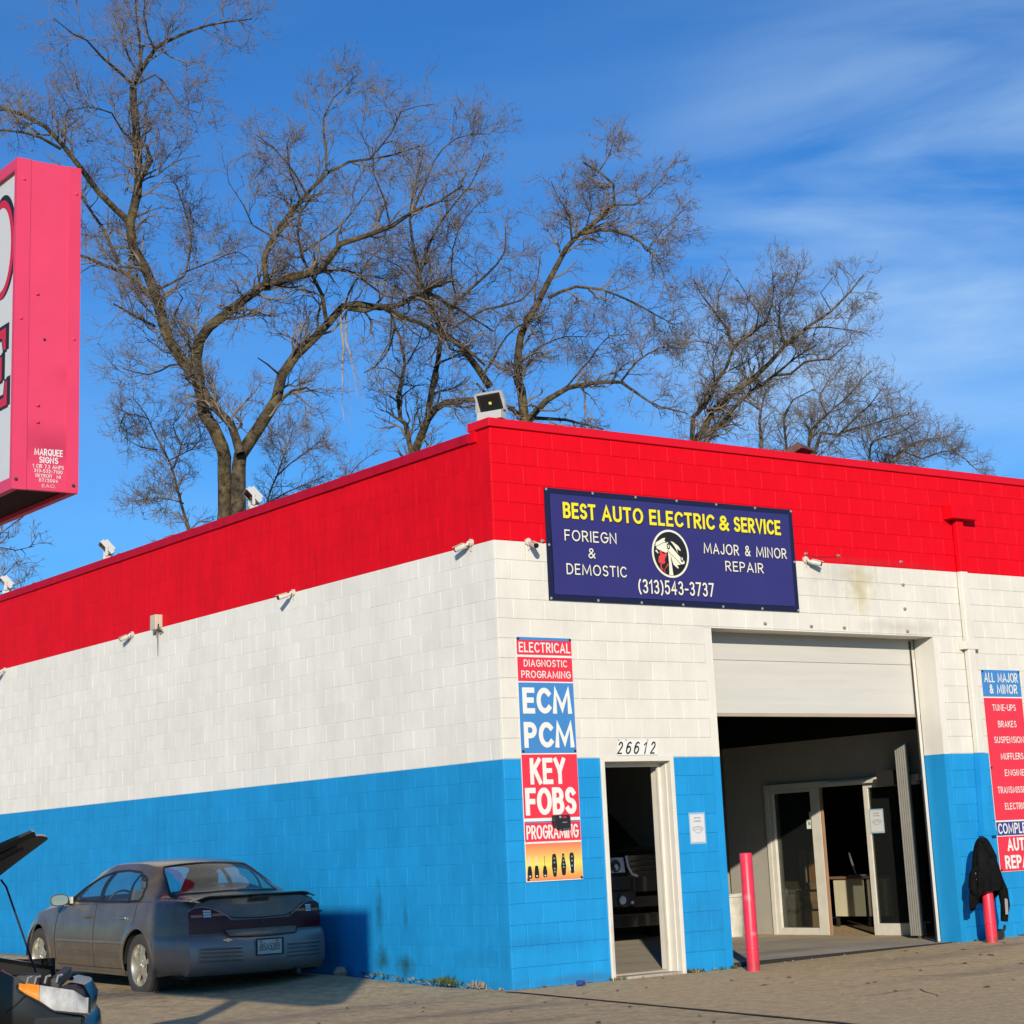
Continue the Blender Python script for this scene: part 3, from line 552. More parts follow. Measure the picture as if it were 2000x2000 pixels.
for cx, z0, z1, a, b, c_ in ((.262,1.055,1.175,.026,.028,.022),(.348,1.055,1.178,.026,.028,.022),(.452,1.060,1.172,.022,.028,.02),(.575,1.060,1.285,.02,.034,.028),(.69,1.070,1.285,.024,.032,.016),(.80,1.085,1.29,.022,.026,.030)):
    poly('fob_print', rr_(cx, z0, z1, a, b, c_), blk, SG, .0145)
for cx in (.262,.348): poly('key_blade_print', [(cx-.009,1.176),(cx+.009,1.176),(cx+.008,1.26),(cx,1.275),(cx-.008,1.26)], mat('key_steel', (.75,.62,.52), .4), SG, .0142)
poly('key_blade_print', [(.450,1.170),(.454,1.170),(.454,1.27),(.450,1.27)], blk, SG, .0142)
for cx, zz in ((.575,(1.24,1.2,1.14,1.11)),(.69,(1.255,1.215,1.18,1.15)),(.80,(1.25,1.21,1.16))):
    for z in zz: poly('button_print', [(cx-.009,z-.008),(cx+.009,z-.008),(cx+.009,z+.008),(cx-.009,z+.008)], mat('button_grey', (.3,.3,.32), .4), SG, .0152)
for cx in (.262,.348,.452): poly('button_print', [(cx-.008,1.07),(cx+.01,1.068),(cx+.01,1.082),(cx-.008,1.084)], sgW, SG, .0152)
poly('fob_trim_print', [(.772,1.11),(.781,1.11),(.768,1.22),(.762,1.2)], sgW, SG, .0152); poly('fob_trim_print', [(.822,1.11),(.829,1.11),(.84,1.2),(.834,1.22)], sgW, SG, .0152)
for x, z in ((.24,3.455),(.915,3.455),(.245,2.31),(.912,2.31),(.915,1.04),(.24,1.045)): obj('bolt', MB().lathe([(0,-.024),(.012,-.022),(.014,-.012)], 8, (x,0,z), 'y'), dkm, SG)
S2 = thing('repair_list_sign', 'tall narrow sign listing tune-ups, brakes and mufflers at the right edge', 'sign', (7.73, -.01, .81))
X0, X1 = 7.372, 8.098
pan(.812, 3.266, sgW, S2, X0-.004, X1+.004, .008); pan(2.93, 3.26, sgB, S2, X0, X1); pan(1.425, 2.912, sgR, S2, X0, X1); pan(1.243, 1.405, sgN, S2, X0, X1); pan(.818, 1.232, sgR, S2, X0, X1)
tw('ALL MAJOR', 3.105, 3.225, X0+.04, X1-.05, S2); tw('& MINOR', 2.965, 3.08, X0+.12, X1-.08, S2)
for w_, zc, a, b in (('TUNE-UPS', 2.793, .16, .58), ('BRAKES', 2.590, .235, .56), ('SUSPENSION', 2.397, .135, .67), ('MUFFLERS', 2.195, .225, .63), ('ENGINE', 1.995, .27, .62), ('TRANSMISSION', 1.788, .105, .70), ('ELECTRICAL', 1.59, .21, .68)):
    tw(w_, zc-.04, zc+.04, X0+a-.02, X0+b, S2, .014)
tw('COMPLETE', 1.262, 1.388, X0+.02, X1-.03, S2); tw('AUTO', 1.055, 1.21, X0+.16, X1-.12, S2, .04); tw('REPAIR', .845, 1.005, X0+.09, X1-.05, S2, .04)
for x, z in ((X0+.02,3.24),(X1-.02,3.24),(X0+.012,2.06),(X0+.012,.835)): obj('bolt', MB().lathe([(0,-.024),(.012,-.022),(.014,-.012)], 8, (x,0,z), 'y'), dkm, S2)
# address plate
AP = thing('address_plate', 'white plate with black italic house number 26612 above the door', 'sign', (1.75, -.01, 2.255))
obj('plate', MB().prism([(1.475,2.258),(2.03,2.262),(2.03,2.425),(1.49,2.418)], front, .006, .010), sgW, AP)
for ch, x in (('2',1.515),('6',1.635),('6',1.745),('1',1.87),('2',1.965)):
    w = .032 if ch != '1' else .016
    obj('digit', text_mesh(ch, front, x-w-.012, x+w+.012, 2.272, 2.402, .012, .0125, shear=.35), blk, AP)
for x in (1.50, 1.60, 1.90): obj('bolt', MB().lathe([(0,-.02),(.008,-.018),(.009,-.010)], 8, (x,0,2.418), 'y'), grom, AP)
# paper notices with a face mask drawing
def notice(fn, x0, x1, z0, z1, label, loc):
    t = thing('paper_notice', label, 'notice', loc, 'printed mask notices'); w = x1-x0; h = z1-z0
    obj('sleeve', MB().prism([(x0-.015,z0-.02),(x1+.015,z0-.02),(x1+.015,z1+.02),(x0-.015,z1+.02)], fn, .0022, .0035), mat('clear_sleeve', (.35,.50,.62), .25), t)
    obj('sheet', MB().prism([(x0,z0),(x1,z0),(x1,z1),(x0,z1)], fn, .0037, .0047), mat('paper', (.66,.67,.68), .8, var=.02), t)
    for r_, (b_, a, b) in enumerate((('STOP PLEASE', .28, .72), ('NO ENTRANCE', .24, .76))):
        obj('lettering', text_mesh(b_, fn, x0+a*w, x0+b*w, z1-h*(.15+.12*r_), z1-h*(.10+.12*r_), .02, .0053), blk, t)
    gp = mat('grey_print', (.22,.23,.24), .7, var=0)
    cx, cz = x0+w*.5, z0+h*.46
    def ln(p): 
        mb = MB(); mb.tube([fn(cx+a*w, cz+b*h, .0055) for a, b in p], .0022, 4); return mb
    m_ = ln([(-.3,.07),(-.15,.10),(0,.115),(.15,.10),(.3,.07),(.26,-.05),(.12,-.12),(0,-.14),(-.12,-.12),(-.26,-.05),(-.3,.07)])
    for q in ([(-.25,.04),(0,.07),(.25,.04)], [(-.22,-.02),(0,.0),(.22,-.02)], [(-.3,.07),(-.38,.03),(-.34,-.04),(-.26,-.05)], [(.3,.07),(.38,.03),(.34,-.04),(.26,-.05)]):
        z_ = ln(q); m_.add(z_.v, z_.f)
    obj('mask_drawing', m_, gp, t); return t
notice(front, 2.435, 2.635, 1.335, 1.625, 'white paper mask notice in a plastic sleeve on the blue pier right of the door', (2.53, 0, 1.33))
sidef = lambda u, v, d: (IX-.02-d, u, v)
notice(lambda u, v, d: (IX-.021-d, 4.12-u, v), 4.12-2.17, 4.12-1.95, 1.36, 1.63, 'white paper mask notice taped inside the bay on the glass office door', (IX-.02, 2.05, 1.36))
SK = thing('window_stickers', 'small white and green stickers on the left office window by the mullion', 'stickers', (IX-.05, 3.25, 1.4))
for (a, b, c0, c1) in ((3.27,3.38,1.44,1.56),(3.245,3.265,1.40,1.64),(3.27,3.32,1.57,1.66)): obj('sticker', MB().box(IX-.006, IX-.002, a, b, c0, c1), sgW, SK)
obj('sticker_mark', MB().box(IX-.0085, IX-.0065, 3.305, 3.345, 1.49, 1.53), mat('sticker_green', (.1,.4,.2), .5), SK)
# lock box on the sign
LB = thing('black_lock_box', 'small black box with red letters fixed over the key fobs sign', 'box', (.66, -.05, 1.53))
obj('body', MB().prism([(.566,1.60),(.585,1.545),(.64,1.532),(.752,1.540),(.756,1.575),(.758,1.635),(.745,1.662),(.575,1.660)], front, .016, .075), mat('black_plastic', (.02,.02,.022), .45), LB, bevel=.004)
obj('red_mark', MB().prism([(.665,1.634),(.71,1.634),(.71,1.65),(.665,1.65)], front, .0755, .0765), mat('red_print', (.6,.03,.04), .5), LB); obj('lens', MB().lathe([(0,-.085),(.012,-.083),(.014,-.0755)], 12, (.63,0,1.645), 'y'), grom, LB)
obj('grey_mark', MB().prism([(.655,1.587),(.715,1.587),(.715,1.597),(.655,1.597)], front, .0755, .0765), mat('grey_print', (.22,.23,.24), .7, var=0), LB)
# ------------------------------------------------------------------ fixtures on the walls
camw = mat('camera_housing', (.62,.58,.49), .45, var=.04, nscale=12); lens_m = mat('camera_lens', (.01,.01,.012), .15)
def bullet(base, nrm, aim, label, grp='security cameras under the red band'):
    t = thing('security_camera', label, 'camera', base, grp); b = Vector(base); n = Vector(nrm).normalized(); a = Vector(aim).normalized()
    t.scale = (.8, .8, .8)
    mb = MB(); mb.tube([b+n*.001, b+n*.03], .048, 16); mb.tube([b+n*.03, b+n*.035], [.048, .03], 16); obj('mount', mb, camw, t, smooth=40)
    k = b+n*.075+Vector((0,0,-.03)); obj('arm', MB().tube([b+n*.03, b+n*.06, k, k+a*.04], [.018,.02,.022,.02], 10), camw, t, smooth=50)
    p = k+a*.03; mb = MB(); mb.tube([p, p+a*.01, p+a*.15], [.03,.036,.036], 18); obj('housing', mb, camw, t, smooth=40)
    s = a.cross(Vector((0,0,1))).normalized(); u = s.cross(a)
    obj('sun_shield', MB().obox(p+a*.10+u*.038, a*.085, s*.030, u*.003), camw, t)
    obj('lens', MB().tube([p+a*.1505, p+a*.17], [.034,.033], 18), lens_m, t, smooth=40); obj('cable', MB().tube([b+n*.02+Vector((0,0,-.04)), b+n*.03+Vector((0,0,-.09)), b+n*.004+Vector((0,0,-.12))], .004, 6), camw, t)
    return t
bullet((-.001,.40,4.50), (-1,0,0), (-.35,.9,-.25), 'white bullet camera on the side wall nearest the building corner')
bullet((.43,-.001,4.47), (0,-1,0), (-.25,-.9,-.3), 'white camera with round dark lens between the corner and the banner')
bullet((4.47,-.001,4.49), (0,-1,0), (.85,-.45,-.25), 'white bullet camera just right of the banner, pointing right')
bullet((-.001,4.15,4.47), (-1,0,0), (-.8,.2,-.25), 'single round camera in the middle of the long side wall')
bullet((-.001,8.62,4.48), (-1,0,0), (-.35,.9,-.25), 'bullet camera on the side wall beside the beige antenna box')
bullet((-.001,13.25,4.45), (-1,0,0), (-.8,.3,-.25), 'farthest camera on the side wall at the left edge of the photo')
AB = thing('antenna_box', 'beige outdoor box with a thin aerial on the side wall across the red line', 'antenna', (-.03, 7.8, 4.3))
bge = mat('beige_box', (.55,.48,.38), .5)
obj('box', MB().box(-.11, -.001, 7.70, 7.86, 4.44, 4.64), bge, AB, bevel=.006); obj('stem', MB().tube([(-.05,7.78,4.44),(-.05,7.78,4.12)], [.012,.006], 8), bge, AB)
obj('bracket', MB().tube([(-.0,7.68,4.40),(-.09,7.66,4.42),(-.10,7.62,4.50)], .010, 6), dkm, AB); obj('bracket', MB().tube([(-.05,7.78,4.42),(-.12,7.70,4.36)], .007, 6), dkm, AB)
fw_m = mat('lamp_white', (.50,.50,.48), .4, var=.02); fg_m = mat('lamp_glass', (.012,.012,.014), .08); led = mat('lamp_chip', (.85,.80,.12), .5); fr_m = mat('lamp_rust', (.16,.07,.055), .6, var=.2, nscale=12)
def flood(loc, rotz, tilt, label, base=True, wm=None, scale=1.0, yoke=.10):
    """faces local -y; tilt > 0 leans the glass down"""
    wm = wm or fw_m
    t = thing('floodlight', label, 'floodlight', loc, 'floodlights on the roof edge', rotz); ct, st = math.cos(tilt), math.sin(tilt)
    w, h, d = .165*scale, .12*scale, .045*scale; zc = .075+yoke+h*.55
    def P(x, y, z): return (x, y*ct-(-z)*st*0+z*st*1.0*(-1)*-1*0+(-z*st)*-0 + (z*-st), zc+z*ct+y*st*1.0) if False else (x, y*ct-z*st, zc+z*ct+y*st)
    def B(x0, x1, y0, y1, z0, z1, mb): 
        return mb.add([P(*p) for p in ((x0,y0,z0),(x1,y0,z0),(x1,y1,z0),(x0,y1,z0),(x0,y0,z1),(x1,y0,z1),(x1,y1,z1),(x0,y1,z1))], [(0,3,2,1),(4,5,6,7),(0,1,5,4),(1,2,6,5),(2,3,7,6),(3,0,4,7)])
    b = MB(); B(-w, w, -.0, d, -h, h, b); B(-w*.8, w*.8, d, d+.03, -h*.8, h*.8, b)
    for s in (-1, 1): B(s*w-.012, s*w+.012, -.012, 0, -h, h, b); B(-w+.012, w-.012, -.012, 0, s*h-.011, s*h+.011, b)
    obj('housing', b, wm, t, local=True)
    for i in range(5): obj('fin', B(-w*.75+i*w*.37, -w*.75+i*w*.37+.006, d+.0302, d+.05, -h*.75, h*.75, MB()), wm, t, local=True)
    obj('bezel', B(-w+.0125, w-.0125, -.008, -.0005, -h+.0115, h-.0115, MB()), mat('lamp_bezel', (.02,.02,.022), .4), t, local=True)
    obj('glass', B(-w*.74, w*.74, -.0095, -.0082, -h*.70, h*.70, MB()), fg_m, t, local=True); obj('led_chip', B(-.016, .016, -.0105, -.0096, -.014, .014, MB()), led, t, local=True)
    yk = MB()
    for s in (-1, 1): yk.box(s*(w+.017)-.003, s*(w+.017)+.003, -.018, .018, .07, zc+.02)
    yk.box(-w-.014, w+.014, -.018, .018, .07, .076); obj('yoke', yk, wm, t, local=True)
    if base: obj('base_box', MB().box(-w*.95, w*.95, -.05, .06, -.02, .0695), wm, t, local=True, bevel=.004)
    return t
flood((.13,.14,5.80), math.radians(-66), math.radians(26), 'white square floodlight on the building corner with its black glass facing the street', yoke=.03, scale=.94)
flood((.12,5.40,5.66), math.radians(-110), math.radians(42), 'white floodlight on the side wall roof edge in front of the tall tree trunk', yoke=.05)
flood((.12,9.80,5.66), math.radians(-110), math.radians(42), 'white floodlight on the side wall roof edge against open sky', yoke=.05)
flood((.12,13.62,5.67), math.radians(-110), math.radians(42), 'floodlight farthest along the side wall, cut by the photo edge', yoke=.05)
flood((4.68,.16,5.70), math.radians(20), math.radians(66), 'rusty brown floodlight tipped down on the front roof edge', base=False, wm=fr_m, yoke=-.04)
# anchors left in the front wall
for x, z in ((4.487,4.56),(5.024,4.564),(6.10,4.547),(6.103,4.266),(6.096,3.972),(6.106,3.70),(5.023,3.71),(4.483,3.71),(3.75,3.72),(.62,4.49)):
    obj('anchor_bolt', MB().lathe([(0,-.03),(.012,-.028),(.012,-.012),(.02,-.008),(.02,-.0002)], 8, (x,0,z), 'y'), mat('anchor_steel', (.30,.25,.22), .6), B)
obj('loose_wire', MB().tube([(4.49,-.02,4.56),(4.62,-.015,4.535),(4.8,-.012,4.54),(5.02,-.02,4.562)], .002, 5), dkm, B)
# ------------------------------------------------------------------ bollards and jacket
bol = mat('bollard_red', (.78,.03,.07), .4, var=.12, nscale=9, wear_shade=[((2.72,-.53,.06),(.2,.2,.07),(.30,.05,.05),.7),((2.66,-.58,.75),(.05,.08,.05),(.35,.3,.28),.6),((2.69,-.6,.38),(.04,.06,.03),(.40,.33,.3),.6),((6.58,-.44,.08),(.2,.2,.06),(.30,.06,.05),.7),((2.72,-.53,1.19),(.09,.09,.02),(.45,.08,.08),.5)])
def bollard(x, y, h, label):
    t = thing('bollard', label, 'bollard', (x, y, 0), 'red steel bollards beside the bay'); z0 = gh(x, y)-.02
    obj('post', MB().lathe([(0,z0),(.067,z0),(.066,z0+.2),(.066,h-.01),(.06,h),(0,h+.003)], 28, (x,y,0)), bol, t, smooth=40); obj('sleeve_seam', MB().lathe([(.0665,z0+.24),(.071,z0+.245),(.071,z0+.25),(.0665,z0+.26)], 28, (x,y,0)), bol, t, smooth=40)
    return t
bollard(2.718, -.534, 1.20, 'red bollard standing free at the left side of the bay opening')
bollard(6.567+.02, -.44, 1.16, 'red bollard with a black jacket hung over its top')
jm = mat('black_fabric', (.008,.008,.009), .95, spec=.08, var=.3, nscale=12, bump=.01, bscale=18)
JX, JY = 6.587, -.44
JK = thing('black_jacket', 'black hooded jacket draped over the right bollard', 'jacket', (JX, JY, .5))
rows = []; nn = 40
prof = [(1.235,.015),(1.225,.05),(1.19,.085),(1.10,.12),(1.0,.145),(.9,.165),(.8,.185),(.7,.20),(.62,.205),(.55,.20)]
for z, r in prof:
    row = []
    for k in range(nn+1):
        th = 2*math.pi*k/nn; q = (1.235-z)/.7
        rad = r*(1+.16*q*math.sin(5*th+2*z)+.10*q*math.sin(9*th-5*z)+.06*q*math.sin(15*th))
        zz = z-(.16*math.sin(th-.4)+.05*math.sin(3*th))*max(0, q-.2)
        row.append((JX+rad*math.cos(th)*1.0, JY+rad*math.sin(th)*.8, zz))
    rows.append(row)
jb_ = MB().grid(rows); o = obj('body', jb_, jm, JK, smooth=80); md = o.modifiers.new('s', 'SOLIDIFY'); md.thickness = .008; md = o.modifiers.new('d', 'SUBSURF'); md.levels = md.render_levels = 1
def sleeve(pts, r):
    o = obj('sleeve', MB().tube(pts, r, 12), jm, JK, smooth=80); return o
sleeve([(JX+.13,JY-.06,.80),(JX+.18,JY-.08,.62),(JX+.21,JY-.07,.45),(JX+.20,JY-.05,.33),(JX+.19,JY-.05,.27)], [.05,.06,.055,.045,.042])
sleeve([(JX-.13,JY+.0,.90),(JX-.19,JY+.02,.80),(JX-.21,JY+.03,.68),(JX-.18,JY+.02,.60)], [.05,.055,.05,.04])
obj('hood', MB().tube([(JX-.05,JY-.05,1.20),(JX-.02,JY-.08,1.13),(JX+.03,JY-.11,1.0),(JX+.05,JY-.12,.88)], [.03,.055,.05,.02], 10), jm, JK, smooth=80)
obj('lining_patch', MB().obox((JX+.165,JY-.125,.44), (.022,0,0), (0,.004,0), (.006,0,.09)), mat('lining_grey', (.35,.34,.32), .8), JK); obj('lining_patch', MB().obox((JX-.19,JY-.025,.80), (.016,0,0), (0,.004,0), (0,0,.04)), MATS['lining_grey'], JK)
TL = thing('black_tool', 'small black clamp lying at the foot of the wall by the jacket bollard', 'tool', (7.0,-.15,.03))
obj('body', MB().obox((6.98,-.18,.10), (.09,.02,.02), (-.02,.05,0), (0,0,.045)), dkm, TL); obj('arm', MB().tube([(7.0,-.2,.12),(7.08,-.22,.16),(7.12,-.2,.20)], .018, 6), dkm, TL); obj('foot', MB().box(6.94,7.04,-.24,-.14,.035,.0545), dkm, TL)
# ------------------------------------------------------------------ pylon sign
pk = mat('sign_pink', (.74,.052,.13), .5, var=.05, nscale=2.5, wear_shade=[((-8.0,-7.62,3.27),(.5,.3,.14),(.42,.02,.06),.6),((-7.95,-7.62,3.62),(.09,.3,.08),(.6,.03,.09),.6)]); pk2 = mat('sign_pink_trim', (.72,.05,.125), .45, var=.04)
PS = thing('pylon_sign', 'pink-red double faced shop sign cabinet on a pole at the left edge', 'sign', (-8.03, -5.92, 0))
sx0, sx1, sy0, sy1, sz0, sz1 = -8.21, -7.885, -7.62, -4.25, 3.055, 4.665
obj('side_panel', MB().box(sx0+.035, sx1-.035, sy0+.004, sy0+.03, sz0+.002, sz1-.002), pk, PS)
obj('end_panel', MB().box(sx0+.035, sx1-.035, sy1-.03, sy1-.004, sz0+.002, sz1-.002), pk, PS)
for a, b in ((sx0, sx0+.07), (sx1-.06, sx1)): obj('corner_trim', MB().box(a, b, sy0, sy0+.0038, sz0, sz1), pk2, PS)
drk = mat('sign_underside', (.028,.007,.009), .7, spec=.2, var=.15)
obj('bottom_panel', MB().box(sx0+.036, sx1-.036, sy0+.031, sy1-.031, sz0+.02, sz0+.03), drk, PS); obj('top_panel', MB().box(sx0+.036, sx1-.036, sy0+.031, sy1-.031, sz1-.03, sz1-.02), pk, PS)
for nm, (zz0, zz1) in (('retainer_rail', (sz0, sz0+.055)), ('retainer_rail', (sz1-.055, sz1))):
    for a, b in ((sx0, sx0+.034), (sx1-.034, sx1)): obj(nm, MB().box(a, b, sy0+.004, sy1, zz0, zz1), pk2, PS)
for a, b in ((sx0+.001, sx0+.033), (sx1-.033, sx1-.001)):
    obj('retainer_stile', MB().box(a, b, sy0+.0042, sy0+.032, sz0+.0552, sz1-.0552), pk2, PS); obj('retainer_stile', MB().box(a, b, sy1-.032, sy1-.0042, sz0+.0552, sz1-.0552), pk2, PS)
facem = mat('sign_face_white', (.66,.67,.64), .3, var=.03)
obj('sign_face', MB().box(sx0+.020, sx0+.026, sy0+.033, sy1-.033, sz0+.056, sz1-.056), facem, PS); obj('sign_face', MB().box(sx1-.026, sx1-.020, sy0+.033, sy1-.033, sz0+.056, sz1-.056), facem, PS)
sf = lambda u, v, d: (sx0+.0195-d, u, v)
def ell(cy, cz, ry, rz, n=48): return [(cy+ry*math.cos(2*math.pi*i/n), cz+rz*math.sin(2*math.pi*i/n)) for i in range(n)]
def ringp(nm, o_, i_, mt, d):
    n = len(o_); mb = MB(); mb.add([sf(u, v, d) for u, v in o_]+[sf(u, v, d) for u, v in i_], [(k, (k+1) % n, n+(k+1) % n, n+k) for k in range(n)]); return obj(nm, mb, mt, PS)
sred = mat('sign_letter_red', (.62,.01,.03), .4, var=.02); oy, oz = -7.390, 4.265
SY = 1.0
ringp('letter_shadow', ell(oy-.018, oz+.010, .170, .262), ell(oy+.004, oz, .122, .215), blk, .0012); ringp('letter_o', ell(oy, oz, .162, .25), ell(oy, oz, .124, .213), sred, .0024)
obj('letter_o_fill', MB().prism(ell(oy, oz, .1235, .212), sf, .002, .0028), facem, PS)
def letE(y0, y1, z0, z1, th, tv):     # y0 is the far (left) side; the sign reads right to left along -y
    zm = (z0+z1)/2; s = .04
    return [(y1,z0),(y1,z0+.14),(y1+.045,z0+.14),(y1+.06,z0+th),(y0-tv,z0+th),(y0-tv,zm-th/2),(y0-tv-.07,zm-th/2),(y0-tv-.08,zm-.07),(y0-tv-.12,zm-.07),(y0-tv-.12,zm+.07),(y0-tv-.08,zm+.07),(y0-tv-.07,zm+th/2),(y0-tv,zm+th/2),(y0-tv,z1-th),(y1+.09,z1-th),(y1+.07,z1-.13),(y1+.025,z1-.13),(y1+.025,z1),(y0,z1),(y0,z0)]
e = letE(-7.22, -7.51, 3.465, 3.87, .065, .10)
obj('letter_shadow', MB().prism([(a-.022, b+.008) for a, b in e], sf, .0004, .0014), blk, PS); obj('letter_e', MB().prism(e, sf, .0016, .0030), blk, PS)
cy_ = sum(a for a, b in e)/len(e); 
def insetpoly(p, w):
    n = len(p); out = []
    A = sum(p[i][0]*p[(i+1) % n][1]-p[(i+1) % n][0]*p[i][1] for i in range(n)); sg = 1 if A > 0 else -1
    for i in range(n):
        a, b, c_ = Vector(p[i-1]), Vector(p[i]), Vector(p[(i+1) % n]); d1 = (b-a).normalized(); d2 = (c_-b).normalized()
        n1 = Vector((-d1.y, d1.x))*sg; n2 = Vector((-d2.y, d2.x))*sg; m_ = n1+n2; m_ = m_/max(.3, m_.dot(m_)/2) if m_.length > 1e-4 else n1
        out.append(tuple(b+m_*w))
    return out
obj('letter_e_outline', MB().prism(insetpoly(e, .012), sf, .0032, .0040), sred, PS)
spf = lambda u, v, d: (u, sy0+.004-d, v)
wp = mat('sign_small_print', (.80,.74,.74), .5, var=0)
for w_, a, b, z, h, bo in (('MARQUEE', -8.088, -7.975, 3.222, .033, .03), ('SIGNS', -8.063, -7.998, 3.186, .031, .03), ('1 CIR 7.3 AMPS', -8.095, -7.970, 3.162, .018, .02), ('313-532-7100', -8.088, -7.976, 3.140, .0175, .02), ('DETROIT  MI', -8.080, -7.984, 3.118, .0165, .02), ('07/2004', -8.063, -7.998, 3.097, .0165, .02), ('EAO.', -8.048, -8.008, 3.072, .016, .0)):
    obj('lettering', text_mesh(w_, spf, a-.015, b+.012, z, z+h, bo, .0012), wp, PS)
for x, z in ((-8.175,4.56),(-7.91,4.53),(-8.18,3.87),(-7.915,3.80),(-8.19,3.10),(-7.91,3.09),(-8.09,3.46),(-8.09,3.38),(-8.10,4.0)):
    obj('rivet', MB().lathe([(0,-.008),(.006,-.006),(.009,0)], 10, (x, sy0-.0002, z), 'y'), pk2 if z > 3.1 else dkm, PS)
obj('rivet_hole', MB().lathe([(0,-.004),(.007,-.003),(.007,.004)], 10, (-8.06, sy0+.004, 3.78), 'y'), dkm, PS)
plm = mat('pole_paint', (.30,.05,.06), .6); obj('pole', MB().cyl((-8.047,-5.92,-.1), (-8.047,-5.92,sz0+.02), .085, 24), plm, PS, smooth=40); obj('base_plate', MB().box(-8.25,-7.85,-6.12,-5.72,-.02,.025), plm, PS)
# ------------------------------------------------------------------ grey sedan (local: x lateral, y = 2.45 - a, z up; a from the nose)
carp = mat('car_paint', (.115,.092,.066), .32, metal=.15, var=.18, nscale=5, coat=.5); bump_p = mat('bumper_paint', (.20,.185,.175), .36, metal=.35, var=.10, nscale=4, coat=.5)
tyre = mat('tyre_rubber', (.045,.042,.038), .85, var=.15, nscale=20); alloy = mat('alloy_wheel', (.62,.58,.48), .3, metal=.75, var=.05); trimb = mat('black_trim', (.012,.012,.013), .45)
cglass = glassmat('car_glass', (.78,.86,.86), .05, .04); tail = mat('tail_lamp', (.060,.004,.006), .22, var=.1, spec=.3); tclear = mat('tail_clear', (.55,.56,.56), .15, coat=.5); tamb = mat('tail_amber', (.30,.14,.05), .2); chrome = mat('chrome', (.7,.7,.68), .15, metal=1)
cabin = mat('cabin_grey', (.13,.125,.115), .8); under = mat('underbody_black', (.008,.008,.008), .9)
def pchip(xk, yk, x):
    xk, yk, x = np.array(xk, float), np.array(yk, float), np.atleast_1d(np.array(x, float)); h = np.diff(xk); d = np.diff(yk)/h; m = np.zeros_like(yk)
    m[0], m[-1] = d[0], d[-1]
    for i in range(1, len(xk)-1):
        if d[i-1]*d[i] > 0: w1, w2 = 2*h[i]+h[i-1], h[i]+2*h[i-1]; m[i] = (w1+w2)/(w1/d[i-1]+w2/d[i])
    i = np.clip(np.searchsorted(xk, x)-1, 0, len(xk)-2); t = (x-xk[i])/h[i]
    return (2*t**3-3*t**2+1)*yk[i]+(t**3-2*t**2+t)*h[i]*m[i]+(-2*t**3+3*t**2)*yk[i+1]+(t**3-t**2)*h[i]*m[i+1]
AK = [0, .25, .7, 1.2, 1.5, 1.8, 2.15, 2.5, 3.0, 3.4, 3.8, 4.15, 4.5, 4.80]
KB = dict(belt=[.60,.68,.80,.88,.915,.93,.94,.95,.965,.975,.985,.985,.975,.93], top=[.66,.76,.87,.955,1.00,1.175,1.355,1.42,1.43,1.40,1.245,1.075,1.045,1.03],
          b7=[.55,.62,.68,.71,.72,.68,.63,.605,.60,.605,.625,.65,.66,.62], w7=[.64,.74,.85,.925,.955,1.115,1.285,1.355,1.365,1.325,1.15,1.02,1.005,.985],
          hw=[.70,.84,.905,.93,.935,.94,.94,.94,.94,.94,.935,.92,.885,.80])
AR, AF_, WZ, WR = 3.77, 1.00, .33, .385
def prof_w(w): return np.interp(w, [.15,.22,.35,.50,.58,.72,.85,.93,1.0], [.93,.955,.985,1.0,1.0,.992,.965,.945,.92])
def rearA(b, w): return 4.90-.20*(abs(b)/.9)**2.6-np.interp(w, [.2,.30,.56,.64,.66,.8,.95,1.03], [.06,0,0,.03,.05,.06,.09,.13])
def frontA(b, w): return .20*(abs(b)/.8)**2.4+np.interp(w, [.2,.3,.5,.6,.75], [.05,0,0,.05,.16])
sta = sorted(set(np.round(np.concatenate([np.linspace(0, 4.80, 150), [AF_-WR, AF_+WR, AR-WR, AR+WR], AF_+WR*np.cos(np.linspace(0, math.pi, 15)), AR+WR*np.cos(np.linspace(0, math.pi, 15))]), 4)))
def ring(a):
    v = {k: float(pchip(AK, KB[k], a)[0]) for k in KB}; zb = .215
    if a > 4.2: zb += .06*(a-4.2)/.6
    for c_ in (AF_, AR):
        if abs(a-c_) < WR: zb = max(zb, WZ+math.sqrt(WR*WR-(a-c_)**2))
    ws = np.concatenate([np.linspace(zb, v['belt'], 17)]); pts = []
    for w in ws:
        b = v['hw']*float(prof_w(w)); fl = 0
        for c_ in (AF_, AR):
            r_ = math.hypot(a-c_, w-WZ)
            if r_ < WR+.09 and w > WZ: fl = max(fl, .020*(1-(r_-WR)/.09))
        pts.append((b+fl, w))
    b4, w4 = pts[-1]
    ctrl = [(b4, w4), (b4-.035, w4+.022), ((b4+v['b7'])/2+.012+.02*(v['w7'] > w4+.1), (w4+v['w7'])/2+.02), (v['b7'], v['w7']), (v['b7']-.07, v['w7']+(v['top']-v['w7'])*.55), (v['b7']*.5, v['top']-.012), (0, v['top'])]
    P = [Vector(c_) for c_ in ctrl]; P = [P[0]*2-P[1]]+P+[Vector((-P[-2].x, P[-2].y))]
    for i in range(1, len(P)-2):
        n_ = 5
        for j in range(1, n_+1):
            t = j/n_; p0, p1, p2, p3 = P[i-1], P[i], P[i+1], P[i+2]
            q = .5*((2*p1)+(-p0+p2)*t+(2*p0-5*p1+4*p2-p3)*t*t+(-p0+3*p1-3*p2+p3)*t**3); pts.append((max(0, q.x), q.y))
    return pts
RINGS = [ring(a) for a in sta]
NR = len(RINGS[0])      # 17 + 30 points
